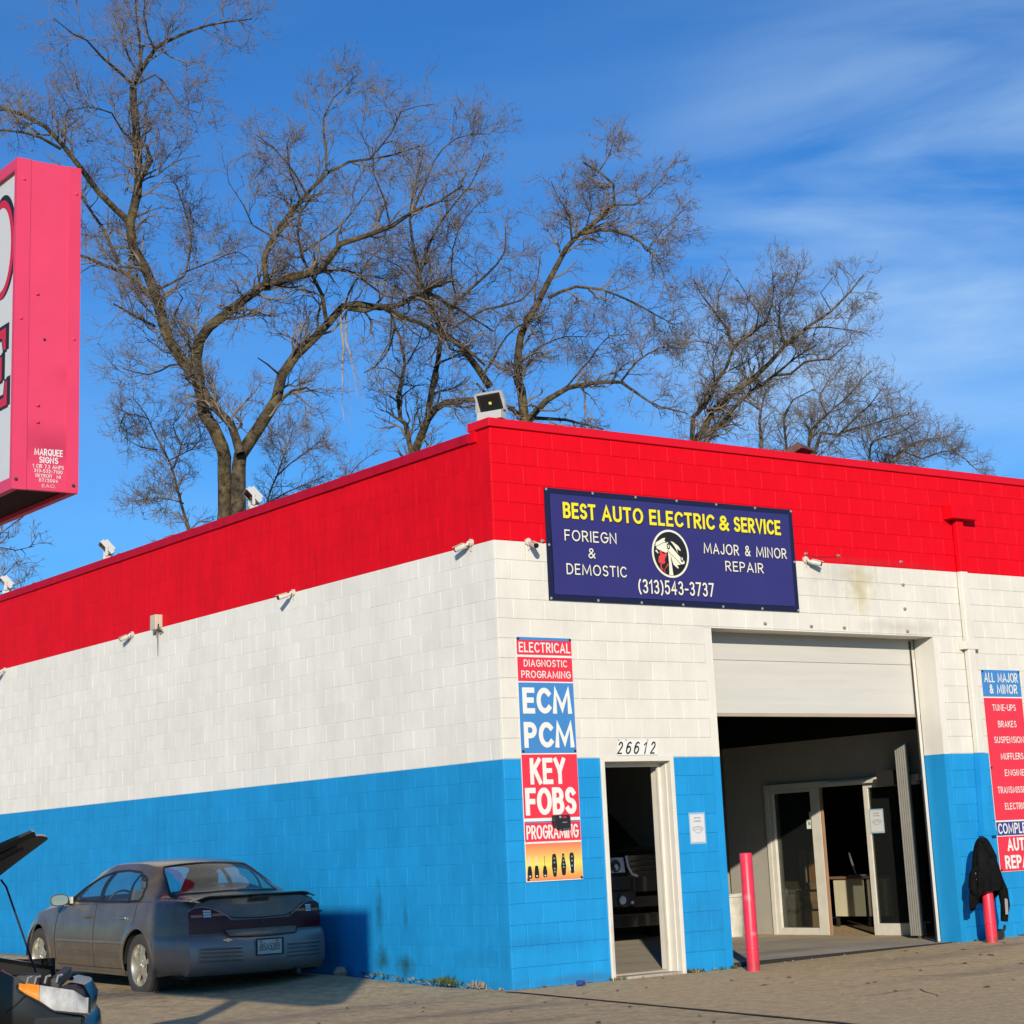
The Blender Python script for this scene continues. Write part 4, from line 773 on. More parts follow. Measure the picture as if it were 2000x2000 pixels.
def warp(a, b, w):      # plan curvature of nose and tail
    s = max(0, min(1, (a-3.6)/1.2)); e_ = rearA(b, w)-4.80; a2 = a+e_*s*s*(3-2*s)
    s = max(0, min(1, (1.1-a)/1.1)); e2 = frontA(b, w); return a2+e2*s*s*(3-2*s)
CY = lambda a: 2.45-a
def inside(p, poly_):
    x, y = p; c_ = False; n = len(poly_)
    for i in range(n):
        x1, y1 = poly_[i]; x2, y2 = poly_[i-1]
        if (y1 > y) != (y2 > y) and x < (x2-x1)*(y-y1)/(y2-y1)+x1: c_ = not c_
    return c_
SIDEW = [(1.78,.985),(2.05,1.13),(2.3,1.24),(2.6,1.305),(2.95,1.32),(3.25,1.30),(3.5,1.23),(3.62,1.14),(3.64,1.05),(3.58,1.0),(3.3,.992),(2.6,.985)]
REARW = [(3.50,.50),(3.50,-.50),(3.62,-.555),(4.02,-.655),(4.10,-.62),(4.145,-.3),(4.155,0),(4.145,.3),(4.10,.62),(4.02,.655),(3.62,.555)]
FRW = [(1.54,.60),(1.54,-.60),(1.60,-.66),(2.06,-.56),(2.12,-.45),(2.13,0),(2.12,.45),(2.06,.56),(1.60,.66)]
body = MB(); gls = {'s': MB(), 'r': MB(), 'f': MB(), 'S': MB()}
full = []
for a, R_ in zip(sta, RINGS):
    row = [(-b, w) for b, w in R_]+[(b, w) for b, w in reversed(R_[:-1])]
    full.append([(x, CY(warp(a, x, w)), w, a) for x, w in row])
M2 = len(full[0])
body.v = [p[:3] for r in full for p in r]
for i in range(len(full)-1):
    for j in range(M2-1):
        q = [full[i][j], full[i][j+1], full[i+1][j+1], full[i+1][j]]; a = sum(p[3] for p in q)/4; x = sum(p[0] for p in q)/4; w = sum(p[2] for p in q)/4
        idx = (i*M2+j, i*M2+j+1, (i+1)*M2+j+1, (i+1)*M2+j); jj = min(j, M2-2-j)
        if jj < 17+13 and jj >= 16 and inside((a, w), SIDEW): gls['s' if x < 0 else 'S'].add([p[:3] for p in q], [(0,1,2,3)]); continue
        if jj >= 17+9 and inside((a, x), REARW): gls['r'].add([p[:3] for p in q], [(0,1,2,3)]); continue
        if jj >= 17+9 and inside((a, x), FRW): gls['f'].add([p[:3] for p in q], [(0,1,2,3)]); continue
        body.f.append(idx)
def capm(R_, fA, n=28):
    rows = []
    for b, w in R_: rows.append([(x, CY(fA(x, w)), w) for x in np.linspace(-b, b, n)])
    return rows
body.grid(capm(RINGS[-1], rearA)); body.grid(capm(RINGS[0], frontA))
SED = thing('sedan', 'dusty grey four door saloon parked along the side wall, seen from behind', 'car', (-1.13, 5.40, .0)); SED.rotation_euler = (math.radians(1.0), 0, 0)
def merge(me):
    import bmesh
    b = bmesh.new(); b.from_mesh(me); bmesh.ops.remove_doubles(b, verts=b.verts, dist=.0006); bmesh.ops.recalc_face_normals(b, faces=b.faces); b.to_mesh(me); b.free()
def L(name, mb, mt, par=SED, smooth=40, mg=False, **k):
    o = obj(name, mb, mt, par, local=True, **k)
    if mg: merge(o.data)
    if smooth: shade(o.data, smooth)
    return o
L('body', body, carp, mg=True, smooth=32)
L('side_window', gls['s'], cglass, mg=True); L('side_window', gls['S'], cglass, mg=True); L('rear_window', gls['r'], cglass, mg=True); L('windscreen', gls['f'], cglass, mg=True)
def ringpoint(a, w=None, x=None, off=0):
    """point on the greenhouse surface: by height (side) or lateral position (top)"""
    R_ = ring(a)
    if w is not None:
        for (b0, w0), (b1, w1) in zip(R_[10:-8], R_[11:-7]):
            if w0 <= w <= w1: t = (w-w0)/(w1-w0+1e-9); b = b0+(b1-b0)*t; break
        else: b = R_[16][0]
        return -b-off, w
    for (b0, w0), (b1, w1) in zip(R_[17:-1], R_[18:]):
        if b0 >= abs(x) >= b1: t = (abs(x)-b1)/(b0-b1+1e-9); return x, w1+(w0-w1)*t+off
    return x, R_[-1][1]+off
def dens(p, n=6):
    out = []
    for i in range(len(p)):
        a, b = Vector(p[i]), Vector(p[(i+1) % len(p)])
        for j in range(n): out.append(a+(b-a)*j/n)
    return out
for s in (1, -1):
    pts = []
    for a, w in dens(SIDEW, 5):
        x, z = ringpoint(a, w=w, off=.002); pts.append((x*s, CY(warp(a, x, z)), z))
    L('window_seal', MB().tube(pts, .014, 6, closed=True), trimb)
for P_, nm in ((REARW, 'window_seal'), (FRW, 'window_seal')):
    pts = []
    for a, xx in dens(P_, 5): x, z = ringpoint(a, x=xx, off=.001); pts.append((x, CY(warp(a, x, z)), z))
    L(nm, MB().tube(pts, .013, 6, closed=True), trimb)
def side_line(pts, r, mt, nm, s=-1, off=.004, n=6, arch=False):
    P_ = []
    for a, w in pts:
        hw = float(pchip(AK, KB['hw'], a)[0])*float(prof_w(w)); P_.append((s*(hw+off), CY(warp(a, hw, w)), w))
    return MB().tube(P_, r, n)
def lerp_pts(p, n=8):
    out = []
    for i in range(len(p)-1):
        for j in range(n): out.append((p[i][0]+(p[i+1][0]-p[i][0])*j/n, p[i][1]+(p[i+1][1]-p[i][1])*j/n))
    return out+[p[-1]]
seam = mat('panel_gap', (.02,.018,.016), .8)
for s in (-1, 1):
    # pillars between the side windows
    for a0, wd in ((2.62, .055), (3.30, .028)):
        rows = []
        for w in np.linspace(.975, 1.312 if a0 < 3 else 1.285, 9):
            aa = a0+(1.3-w)*(-.10 if a0 < 3 else .12); x, z = ringpoint(aa, w=w, off=.006); rows.append([(s*-x*-1 if s < 0 else -x, CY(aa-wd), z), (s*-x*-1 if s < 0 else -x, CY(aa+wd), z)])
        rows = [[(abs(p[0])*s, p[1], p[2]) for p in r] for r in rows]
        L('window_pillar', MB().grid(rows), trimb)
    for pl, nm in (([(1.52,.30),(1.50,.6),(1.54,.86),(1.66,.95)], 'door_seam'), ([(2.60,.28),(2.60,.6),(2.58,.96)], 'door_seam'), ([(3.36,.36),(3.46,.62),(3.62,.80),(3.62,.97)], 'door_seam'), ([(1.53,.275),(2.6,.27),(3.3,.275)], 'door_seam')):
        L(nm, side_line(lerp_pts(pl), .004, seam, nm, s, .001), seam)
    L('door_moulding', side_line(lerp_pts([(1.56,.545),(2.57,.55)], 12), .014, carp, 'm', s, .006), bump_p); L('door_moulding', side_line(lerp_pts([(2.63,.55),(3.40,.555)], 12), .014, carp, 'm', s, .006), bump_p)
    for k_, (zz) in enumerate((.44, .415, .39)):
        L('door_rib', side_line(lerp_pts([(1.58,zz),(2.57,zz)], 10), .006, carp, 'r', s, .001), carp); L('door_rib', side_line(lerp_pts([(2.63,zz),(3.30-.03*k_,zz)], 10), .006, carp, 'r', s, .001), carp)
    for a0 in (2.42, 3.34):
        L('door_handle', side_line(lerp_pts([(a0-.09,.815),(a0+.09,.82)], 4), [.013]*5, carp, 'h', s, .016, 8), chrome if a0 > 3 else carp)
    L('sill', side_line(lerp_pts([(1.42,.225),(3.36,.225)], 16), .03, carp, 'sill', s, -.02), carp)
    for c_ in (AF_, AR):
        pts = [(c_+(WR+.006)*math.cos(t), WZ+(WR+.006)*math.sin(t)) for t in np.linspace(-.12, math.pi+.12, 26)]
        P_ = []
        for a, w in pts:
            hw = float(pchip(AK, KB['hw'], a)[0])*float(prof_w(w)); P_.append((s*(hw+.014), CY(warp(a, hw, w)), w))
        L('wheel_arch_lip', MB().tube(P_, .014, 6), carp)
        # inner liner
        rows = []
        for t in np.linspace(0, math.pi, 18): rows.append([(s*.60, CY(c_+(WR+.012)*math.cos(t)), WZ+(WR+.012)*math.sin(t)), (s*.915, CY(c_+(WR+.012)*math.cos(t)), WZ+(WR+.012)*math.sin(t))])
        L('arch_liner', MB().grid(rows), under)
# underbody, cabin tub, seats
L('underbody', MB().box(-.78, .78, CY(4.66), CY(.55), .20, .24), under, smooth=0)
tub = MB(); tub.box(-.58, .58, CY(4.6), CY(.3), .24, .62); tub.box(-.80, .80, CY(3.33), CY(1.45), .24, .50); L('cabin_floor', tub, under, smooth=0)
L('parcel_shelf', MB().box(-.74, .74, CY(4.2), CY(3.60), .93, .955), cabin, smooth=0); L('dashboard', MB().box(-.72, .72, CY(1.95), CY(1.40), .80, .96), cabin, smooth=0)
for x in (-.36, .36):
    st = L('front_seat', MB().obox((x, CY(2.75), .80), (.24,0,0), (0,.06,-.02), (0,-.10,.30)), cabin, smooth=0, bevel=.04); L('headrest', MB().obox((x, CY(2.90), 1.18), (.12,0,0), (0,.045,0), (0,-.01,.075)), cabin, smooth=0, bevel=.025)
    L('seat_cushion', MB().box(x-.24, x+.24, CY(2.7), CY(2.15), .5, .64), cabin, smooth=0, bevel=.04)
L('rear_seat', MB().obox((0, CY(3.55), .82), (.66,0,0), (0,.07,-.02), (0,-.08,.20)), cabin, smooth=0, bevel=.04)
for x in (-.36, .36): L('rear_headrest', MB().obox((x, CY(3.66), 1.03), (.12,0,0), (0,.05,0), (0,-.01,.05)), cabin, smooth=0, bevel=.025)
L('steering_wheel', MB().tube([(-.36+.17*math.cos(t), CY(2.08)-.06*math.sin(t), .93+.15*math.sin(t)) for t in np.linspace(0, 2*math.pi, 24)[:-1]], .014, 8, closed=True), trimb); L('rear_mirror', MB().box(-.11, .11, CY(2.12), CY(2.09), 1.22, 1.28), trimb, smooth=0)
# rear bumper: profile swept round the tail
bp_w = [.235,.27,.33,.40,.47,.53,.58,.63,.655]; bp_o = [-.045,.0,.016,.022,.022,.018,.015,.008,-.02]
path = [(-1, a) for a in np.linspace(4.20, 4.72, 12)]; rows = []
for w, o_ in zip(bp_w, bp_o):
    row = []
    for a in np.linspace(4.18, 4.66, 10):
        hw = float(pchip(AK, KB['hw'], a)[0])*float(prof_w(w)); row.append((-(hw+o_), CY(warp(a, hw, w)), w))
    xe = row[-1][0]; ye = row[-1][1]
    hwE = float(pchip(AK, KB['hw'], 4.80)[0])
    for t in np.linspace(0, 1, 42):
        x = -hwE*math.cos(t*math.pi) if False else -(hwE+.0)*(1-2*t); yy = CY(rearA(x, w)+o_+.004)
        k_ = max(0, 1-min(t, 1-t)*18)
        row.append((x*(1+.02*k_), yy, w))
    for a in np.linspace(4.66, 4.18, 10):
        hw = float(pchip(AK, KB['hw'], a)[0])*float(prof_w(w)); row.append((hw+o_, CY(warp(a, hw, w)), w))
    rows.append(row)
L('rear_bumper', MB().grid(rows), bump_p, smooth=50, mg=True)
for k_, w in enumerate((.515, .475, .435, .395)):
    for s in (-1, 1):
        x0_, x1_ = .27, .74-.0*k_
        L('bumper_rib', MB().tube([(s*x, CY(rearA(x, w)+.030), w) for x in np.linspace(x0_, x1_, 14)], [.004]+[.010]*12+[.004], 6), bump_p)
        L('bumper_groove', MB().tube([(s*x, CY(rearA(x, w-.014)+.0245), w-.016) for x in np.linspace(x0_, x1_, 14)], .0035, 5), carp)
def rpatch(b0, b1, top_, bot_, off, n=26, m_=6):
    rows = []
    for x in np.linspace(b0, b1, n):
        t, b = top_(x), bot_(x); rows.append([(x, CY(rearA(x, w)+off), w) for w in np.linspace(b, t, m_)])
    return MB().grid(rows)
# tail lamps wrap onto the sides, dark centre panel between
for s in (-1, 1):
    def ltop(x): u = abs(x); return float(np.interp(u, [.36,.46,.56,.66,.74,.80], [.80,.86,.915,.935,.925,.89]))
    lb = lambda x: .668
    L('tail_lamp', rpatch(s*.385, s*.80, ltop, lb, .014), tail, smooth=50)
    L('reversing_lamp', rpatch(s*.575, s*.655, lambda x: .905, lambda x: .835, .019, 5, 4), tclear)
    for z_ in (.885, .858): L('lamp_divider', MB().tube([(s*x, CY(rearA(x, z_)+.022), z_) for x in (.57, .615, .66)], .004, 4), trimb)
    L('indicator_lamp', rpatch(s*.665, s*.775, lambda x: .862, lambda x: .835, .018, 6, 3), tamb); L('indicator_lamp', rpatch(s*.44, s*.565, lambda x: .868, lambda x: .842, .018, 6, 3), tamb)
    L('lamp_rim', MB().tube([(s*x, CY(rearA(x, ltop(x))+.012), ltop(x)+.008) for x in np.linspace(.37, .80, 16)], .007, 6), bump_p)
L('centre_panel', rpatch(-.384, .384, lambda x: .80 if abs(x) > .36 else .79, lambda x: .70, .013), tail, smooth=50)
L('boot_lip', rpatch(-.43, .43, lambda x: .690, lambda x: .628-(.0 if abs(x) < .36 else 0), .020), carp)
L('boot_seam', MB().tube([(x, CY(rearA(x, z_)+.02), z_) for x, z_ in ((-.45,.70),(-.40,.625),(-.2,.615),(0,.612),(.2,.615),(.40,.625),(.45,.70))], .006, 5), seam)
L('boot_seam', MB().tube([(x, CY(rearA(x, z_)+.006), z_) for x, z_ in ((-.70,.945),(-.55,.93),(-.42,.845),(-.3,.812),(0,.805),(.3,.812),(.42,.845),(.55,.93),(.70,.945))], .006, 5), seam)
sp = []     # spoiler
for x in np.linspace(-.76, .76, 24):
    y_ = CY(rearA(x, 1.0)+.03); e_ = max(0, (abs(x)-.60)/.16)
    sp.append([(x, y_+.20, 1.030-.03*e_), (x, y_+.05, 1.052-.05*e_), (x, y_+.006, 1.052-.055*e_), (x, y_+.008, 1.042-.055*e_), (x, y_+.05, 1.036-.05*e_), (x, y_+.10, 1.0)])
L('spoiler', MB().grid(sp), carp, smooth=40); L('brake_lamp', MB().box(-.12, .14, CY(4.842), CY(4.80), 1.012, 1.030), trimb, smooth=0)
lp = thing_plate = L('licence_plate', MB().obox((.05, CY(4.938), .50), (.165,0,0), (0,.004,0), (0,0,.088)), trimb, smooth=0)
L('plate_face', MB().obox((.04, CY(4.944), .50), (.145,0,0), (0,.003,0), (0,0,.073)), mat('plate_pale', (.42,.45,.40), .5, var=.1, nscale=12), lp, smooth=0)
pf = lambda u, v, d: (u, CY(4.9475)-d, v)
L('lettering', text_mesh('BSA5205', pf, -.075, .165, .462, .537, .0, .0006, spacing=1.1), blk, lp, smooth=0); L('lettering', text_mesh('7', pf, -.10, -.085, .46, .48, .0, .0006), blk, lp, smooth=0)
for x in (-.065, .13): L('plate_screw', MB().lathe([(0,-.006),(.008,-.005),(.009,0)], 8, (x, CY(4.9475), .558), 'y'), blk, lp)
L('badge', MB().prism([(-.022,.79),(.022,.79),(.008,.735),(0,.722),(-.008,.735)], lambda u, v, d: (u, CY(rearA(0, .76)+.014+d), v), .0, .004), trimb, smooth=0)
L('badge', MB().prism([(-.475,.602),(-.44,.602),(-.437,.612),(-.413,.612),(-.41,.602),(-.375,.602),(-.385,.586),(-.41,.586),(-.413,.576),(-.437,.576),(-.44,.586),(-.475,.586)], lambda u, v, d: (u, CY(rearA(u, .59)+.022+d), v), .0, .003), chrome, smooth=0)
# door mirrors
def elp(x, y, z):
    vs = []; fs = []; n_ = 24; pr = [(.0, .075), (.45, .068), (.75, .045), (.93, .01), (1.0, -.02), (1.0, -.034), (.93, -.036)]
    for r_, yy in pr:
        for k_ in range(n_):
            t = 2*math.pi*k_/n_; vs.append((x+.112*r_*math.copysign(abs(math.cos(t))**.75, math.cos(t)), y+yy, z+.068*r_*math.copysign(abs(math.sin(t))**.75, math.sin(t))))
    for i in range(len(pr)-1):
        for k_ in range(n_): fs.append((i*n_+k_, i*n_+(k_+1) % n_, (i+1)*n_+(k_+1) % n_, (i+1)*n_+k_))
    return vs, fs
for s in (-1, 1):
    mr = L('door_mirror', MB().add(*elp(s*1.02, CY(1.80), 1.0)), carp, smooth=60); L('mirror_glass', MB().prism([(s*1.02+.102*math.copysign(abs(math.cos(t))**.75, math.cos(t)), 1.0+.058*math.copysign(abs(math.sin(t))**.75, math.sin(t))) for t in np.linspace(0, 2*math.pi, 33)[:-1]], lambda u, v, d: (u, CY(1.80)-.034-d, v), 0, .003), mat('mirror_glass', (.34,.48,.46), .12, metal=.4), mr, smooth=0, bevel=.0); L('mirror_stalk', MB().obox((s*.90, CY(1.79), .965), (.06,0,.0), (0,.03,.0), (0,0,.025)), trimb, mr, smooth=0)
    L('mirror_patch', MB().box(s*.875-.012, s*.875+.012, CY(1.86), CY(1.76), .955, 1.03), mat('pale_cap', (.60,.58,.54), .5), smooth=0)
# headlamps (front, mostly hidden) and wheels
for s in (-1, 1): L('headlamp', MB().grid([[(s*x, CY(frontA(x, w)-.008), w) for w in (.56,.62,.67)] for x in np.linspace(.30, .68, 6)]), tclear)
def wheel(x, a, s, z=WZ):
    w = L('wheel', MB().lathe([(.215,-.095),(.24,-.105),(.30,-.108),(.325,-.095),(.332,-.06),(.332,.06),(.325,.095),(.30,.108),(.24,.105),(.215,.095)], 48, (x, CY(a), z), 'x'), tyre, smooth=50)
    for k_ in (-.045, 0, .045): L('tread_groove', MB().lathe([(.3335,k_-.006),(.3335,k_+.006)], 40, (x, CY(a), z), 'x'), under, w)
    L('rim', MB().lathe([(.215,.095*s),(.222,.098*s),(.218,.085*s),(.205,.06*s),(.20,-.05*s),(.20,-.09*s)], 40, (x, CY(a), z), 'x'), alloy, w, smooth=40)
    L('brake_disc', MB().lathe([(0,.0),(.15,.0),(.15,-.02*s),(0,-.02*s)], 28, (x, CY(a), z), 'x'), under, w); L('rim_back', MB().lathe([(0,-.03*s),(.2,-.03*s)], 28, (x, CY(a), z), 'x'), under, w)
    for k_ in range(5):
        th = 2*math.pi*k_/5+.35; d1 = Vector((0, math.cos(th), math.sin(th))); d2 = Vector((0, -math.sin(th), math.cos(th))); X_ = Vector((s, 0, 0)); c_ = Vector((x, CY(a), z))
        vs = []
        for r_, hw_, o1, o2 in ((.03,.030,.088,.03), (.11,.024,.088,.05), (.205,.032,.080,.05)):
            vs += [c_+d1*r_+d2*-hw_+X_*o2, c_+d1*r_+d2*-hw_*.8+X_*o1, c_+d1*r_+d2*hw_*.8+X_*o1, c_+d1*r_+d2*hw_+X_*o2]
        fs = []
        for i in range(2):
            for j in range(3): fs.append((i*4+j, i*4+j+1, i*4+4+j+1, i*4+4+j))
        L('spoke', MB().add(vs, fs), alloy, w, smooth=30)
    L('hub_cap', MB().lathe([(0,.098*s),(.028,.096*s),(.035,.08*s),(.06,.078*s),(.065,.06*s)], 24, (x, CY(a), z), 'x'), alloy, w)
for s in (-1, 1):
    for a in (AF_, AR): wheel(s*.815, a, s)
L('exhaust', MB().cyl((.45, CY(4.85), .22), (.45, CY(4.5), .22), .03, 14), dkm)
# ------------------------------------------------------------------ black car with raised bonnet at the lower left (local: x forward, y away from the street, z up)
NX, NY = -6.292, -4.175
BK = thing('black_car', 'black car with its bonnet propped open in the lower left corner', 'car', (-6.594, -4.857, .0778), rotz=math.atan2(-.447, .894)); BK.scale = (.942, .942, .942)
bp = mat('black_car_paint', (.004,.0045,.0055), .22, spec=.35, var=.15); bayp = mat('engine_bay', (.025,.025,.027), .6, var=.4, nscale=25); lensm = mat('headlamp_lens', (.46,.46,.44), .12, var=.28, nscale=9, coat=.5, stretch=(2,2,.8)); orang = mat('marker_orange', (.95,.27,.015), .2, coat=.6, var=.15, nscale=25)
def BL_(name, mb, mt, par=BK, smooth=40, **k):
    o = obj(name, mb, mt, par, local=True, **k)
    if smooth: shade(o.data, smooth)
    return o
def nose(l): return -.10*abs((l-.78)/.78)**2.2+.035          # plan curve of the nose, l across the car
# fender / side skin: loft along x
rows = []
for x in np.linspace(-2.5, -.02, 40):
    top = float(np.interp(x, [-2.5,-1.9,-1.2,-.55,-.42,-.30,-.02], [.98,.96,.88,.755,.700,.60,.45])); y = .0 if x < -.35 else .02*(x+.35)/.33
    bot = .22
    if abs(x+1.0) < .36: bot = .33+math.sqrt(.36**2-(x+1.0)**2)
    r_ = [(x, y-.015*math.sin(math.pi*t)+.10*max(0, t-.86)/.14*0, bot+(top-bot)*t) for t in np.linspace(0, 1, 9)]
    if x < -.52: r_ += [(x, y+.05, top+.012), (x, y+.13, top+.006), (x, y+.16, top-.03)]
    else: r_ += [(x, y+.015, top+.001), (x, y+.02, top-.005), (x, y+.03, top-.02)]
    rows.append(r_)
BL_('front_fender', MB().grid(rows), bp)
rows = []
for x in np.linspace(-2.5, -.3, 24): rows.append([(x, 1.56, z) for z in (.22, .5, .75, float(np.interp(x, [-2.5,-1.2,-.3], [.98,.88,.70])))]+[(x, 1.42, float(np.interp(x, [-2.5,-1.2,-.3], [.99,.885,.70])))])
BL_('front_fender', MB().grid(rows), bp)
# bumper cover below the lamp, sweeping across the nose
rows = []
for l in np.linspace(-.0, 1.56, 30):
    nx = nose(l); rows.append([(nx-.06, l, .16), (nx-.01, l, .24), (nx+.015, l, .34), (nx+.005, l, .42), (nx-.03, l, .47), (nx-.10, l, .49)])
BL_('front_bumper', MB().grid(rows), bp)
rows = []
for x in np.linspace(-.62, -.04, 12): rows.append([(x, -.012, .20), (x, -.018, .32), (x, -.012, min(.47, float(np.interp(x, [-.62,-.45,-.25,-.04], [.60,.53,.475,.46])))-.012)])
BL_('bumper_side', MB().grid(rows), bp); BL_('bumper_seam', MB().tube([(-.50,-.02,.50),(-.44,-.022,.545),(-.38,-.022,.60)], .004, 5), under)
# header panel and grille across the nose
rows = []
for l in np.linspace(.34, 1.22, 20): nx = nose(l); rows.append([(nx-.02, l, .47), (nx-.01, l, .55), (nx-.05, l, .625), (nx-.13, l, .645), (nx-.17, l, .635)])
BL_('header_panel', MB().grid(rows), bp); rows = []
for l in np.linspace(-.0, .36, 10): nx = nose(l); t = l/.36; rows.append([(nx-.005, l, .44), (nx+.004*t, l, .52+.02*t), (nx-.025, l, .585+.02*t), (nx-.07, l, .62+.015*t), (nx-.13, l, .625+.012*t)])
hp = mat('header_grey', (.022,.024,.027), .5, spec=.3); BL_('header_end', MB().grid([[ (p[0]-.015, p[1]+.06, p[2]) for p in r] for r in rows]), hp)
# headlamp: outline on the side plane, bulged outwards and wrapping to the nose
outl_top = lambda x: float(np.interp(x, [-.42,-.30,-.09,-.02], [.678,.655,.612,.56])); outl_bot = lambda x: float(np.interp(x, [-.42,-.38,-.29,-.21,-.01], [.640,.610,.560,.502,.470]))
def lamp(xa, xb, off, n=14, m_=6):
    rows = []
    for x in np.linspace(xa, xb, n):
        a, b = outl_bot(x), outl_top(x); yy = -.012-off+ (.05 if x > -.1 else 0)*((x+.1)/.1)
        rows.append([(x, yy-.012*math.sin(math.pi*t)+.03*t, a+(b-a)*t) for t in np.linspace(0, 1, m_)])
    return MB().grid(rows)
hl = BL_('headlamp', lamp(-.295, .0, .012), lensm); BL_('marker_lamp', lamp(-.42, -.298, .012), orang, hl)
BL_('lamp_housing', lamp(-.44, .015, .002), under, hl)
BL_('lamp_rim', MB().tube([(x, -.035, outl_bot(x)-.006) for x in np.linspace(-.43, .0, 14)], .006, 5), hp, hl)
# engine bay
BL_('engine_bay_floor', MB().box(-1.55, -.12, .10, 1.46, .40, .45), under, smooth=0); BL_('firewall', MB().box(-1.62, -1.56, .06, 1.5, .40, .93), bayp, smooth=0)
BL_('radiator_support', MB().box(-.24, -.18, .12, 1.44, .62, .69), bayp, smooth=0, bevel=.01); BL_('inner_fender', MB().box(-1.5, -.30, .06, .22, .60, .72), bayp, smooth=0, bevel=.02)
BL_('battery', MB().box(-.62, -.38, .26, .46, .46, .635), bayp, smooth=0, bevel=.01); BL_('engine_cover', MB().box(-1.3, -.5, .5, 1.15, .46, .66), bayp, smooth=0, bevel=.05); BL_('air_box', MB().box(-.75, -.42, 1.16, 1.4, .46, .64), bayp, smooth=0, bevel=.03)
for x, y in ((-.33,.05),(-.27,.07),(-.20,.10),(-.38,.06)): BL_('bracket', MB().tube([(x,y,.66),(x+.01,y,.70),(x+.035,y+.01,.705)], .008, 6), mat('bracket_grey', (.22,.22,.22), .5), smooth=0)
# bonnet raised, hinged at the windscreen
hx, hz, tx_, tz_ = -1.70, .93, -.37, 1.585
rows = []; rows2 = []
for t in np.linspace(0, 1, 16):
    x = hx+(tx_-hx)*t; z = hz+(tz_-hz)*t+.06*math.sin(math.pi*t)*(1)-.0*t; r1_ = []; r2_ = []
    for l in np.linspace(.06, 1.48, 18):
        e_ = abs(l-.77)/.71; xx = x+(.03*(1-e_**2))*t+.0; zz = z-.012*e_**3-.32*min(.5, max(0, tx_-x))*((l-.06)/1.42)**2+.03*t*(l < .2); r1_.append((xx, l, zz)); r2_.append((xx+.012-.0*t, l, zz-.012-.05*(1-t)))
    rows.append(r1_); rows2.append(r2_)
hood = BL_('bonnet', MB().grid(rows), bp)
BL_('bonnet_inner_panel', MB().grid(rows2), bayp, hood)
e_ = MB()
for k_ in (0, -1): e_.grid([[a, b] for a, b in zip([r[k_] for r in rows], [r[k_] for r in rows2])])
e_.grid([[a, b] for a, b in zip(rows[-1], rows2[-1])]); BL_('bonnet_edge', e_, bp, hood)
for l in (.35, .77, 1.2): BL_('bonnet_rib', MB().tube([(hx+.1+(tx_-hx-.2)*t, l, hz+.02+(tz_-hz)*(.1+.8*t)/1.0-.03) for t in (0, .5, 1)], .02, 6), bayp, hood)
BL_('prop_rod', MB().tube([(-.36,.75,.66),(-.62,1.30,1.25),(-.66,1.35,1.30)], .007, 6), dkm)
BL_('cowl', MB().box(-2.3, -1.66, .04, 1.52, .90, .95), bp, smooth=0); BL_('windscreen', MB().add([(-1.95,.12,.96),(-1.95,1.44,.96),(-2.6,1.34,1.38),(-2.6,.22,1.38)], [(0,1,2,3)]), cglass, smooth=0)
def wheel2(par, x, y, s, r=.27):
    w = BL_('wheel', MB().lathe([(.2,-.09),(.29,-.105),(.32,-.09),(.328,-.05),(.328,.05),(.32,.09),(.29,.105),(.2,.09)], 40, (x, y, r), 'y'), tyre, par, 50)
    BL_('rim', MB().lathe([(.2,.085*s),(.19,.05*s),(.1,.07*s),(0,.075*s)], 30, (x, y, r), 'y'), alloy, w, 40)
wheel2(BK, -1.0, .13, -1); wheel2(BK, -1.0, 1.43, 1)
BL_('underbody', MB().box(-2.5, -.2, .12, 1.44, .2, .38), under, smooth=0)
# ------------------------------------------------------------------ truck standing inside the left part of the workshop, facing the street (local: x lateral, y negative forward)
TK = thing('pickup_truck', 'black pickup truck inside the workshop seen through the open doorway', 'truck', (6.17, 5.1, .045))
tp = mat('truck_black', (.012,.012,.014), .25, coat=.5, var=.1); tg = mat('truck_bumper', (.06,.055,.05), .35, metal=.5); hlm = mat('truck_lamp', (.88,.92,.98), .25, coat=.3, var=.02); hd = mat('lamp_dark', (.06,.065,.08), .2)
def TB(name, mb, mt, par=TK, smooth=30, **k):
    o = obj(name, mb, mt, par, local=True, **k)
    if smooth: shade(o.data, smooth)
    return o
def tf(x): return .14*(abs(x)/.95)**2.2
def tpatch(x0, x1, z0, z1, off, n=10, slope=0, mt=None):
    f0 = z0 if callable(z0) else (lambda x: z0); f1 = z1 if callable(z1) else (lambda x: z1)
    return MB().grid([[(x, tf(x)+off+slope*(z-.9), z) for z in np.linspace(f0(x), f1(x), 5)] for x in np.linspace(x0, x1, n)])
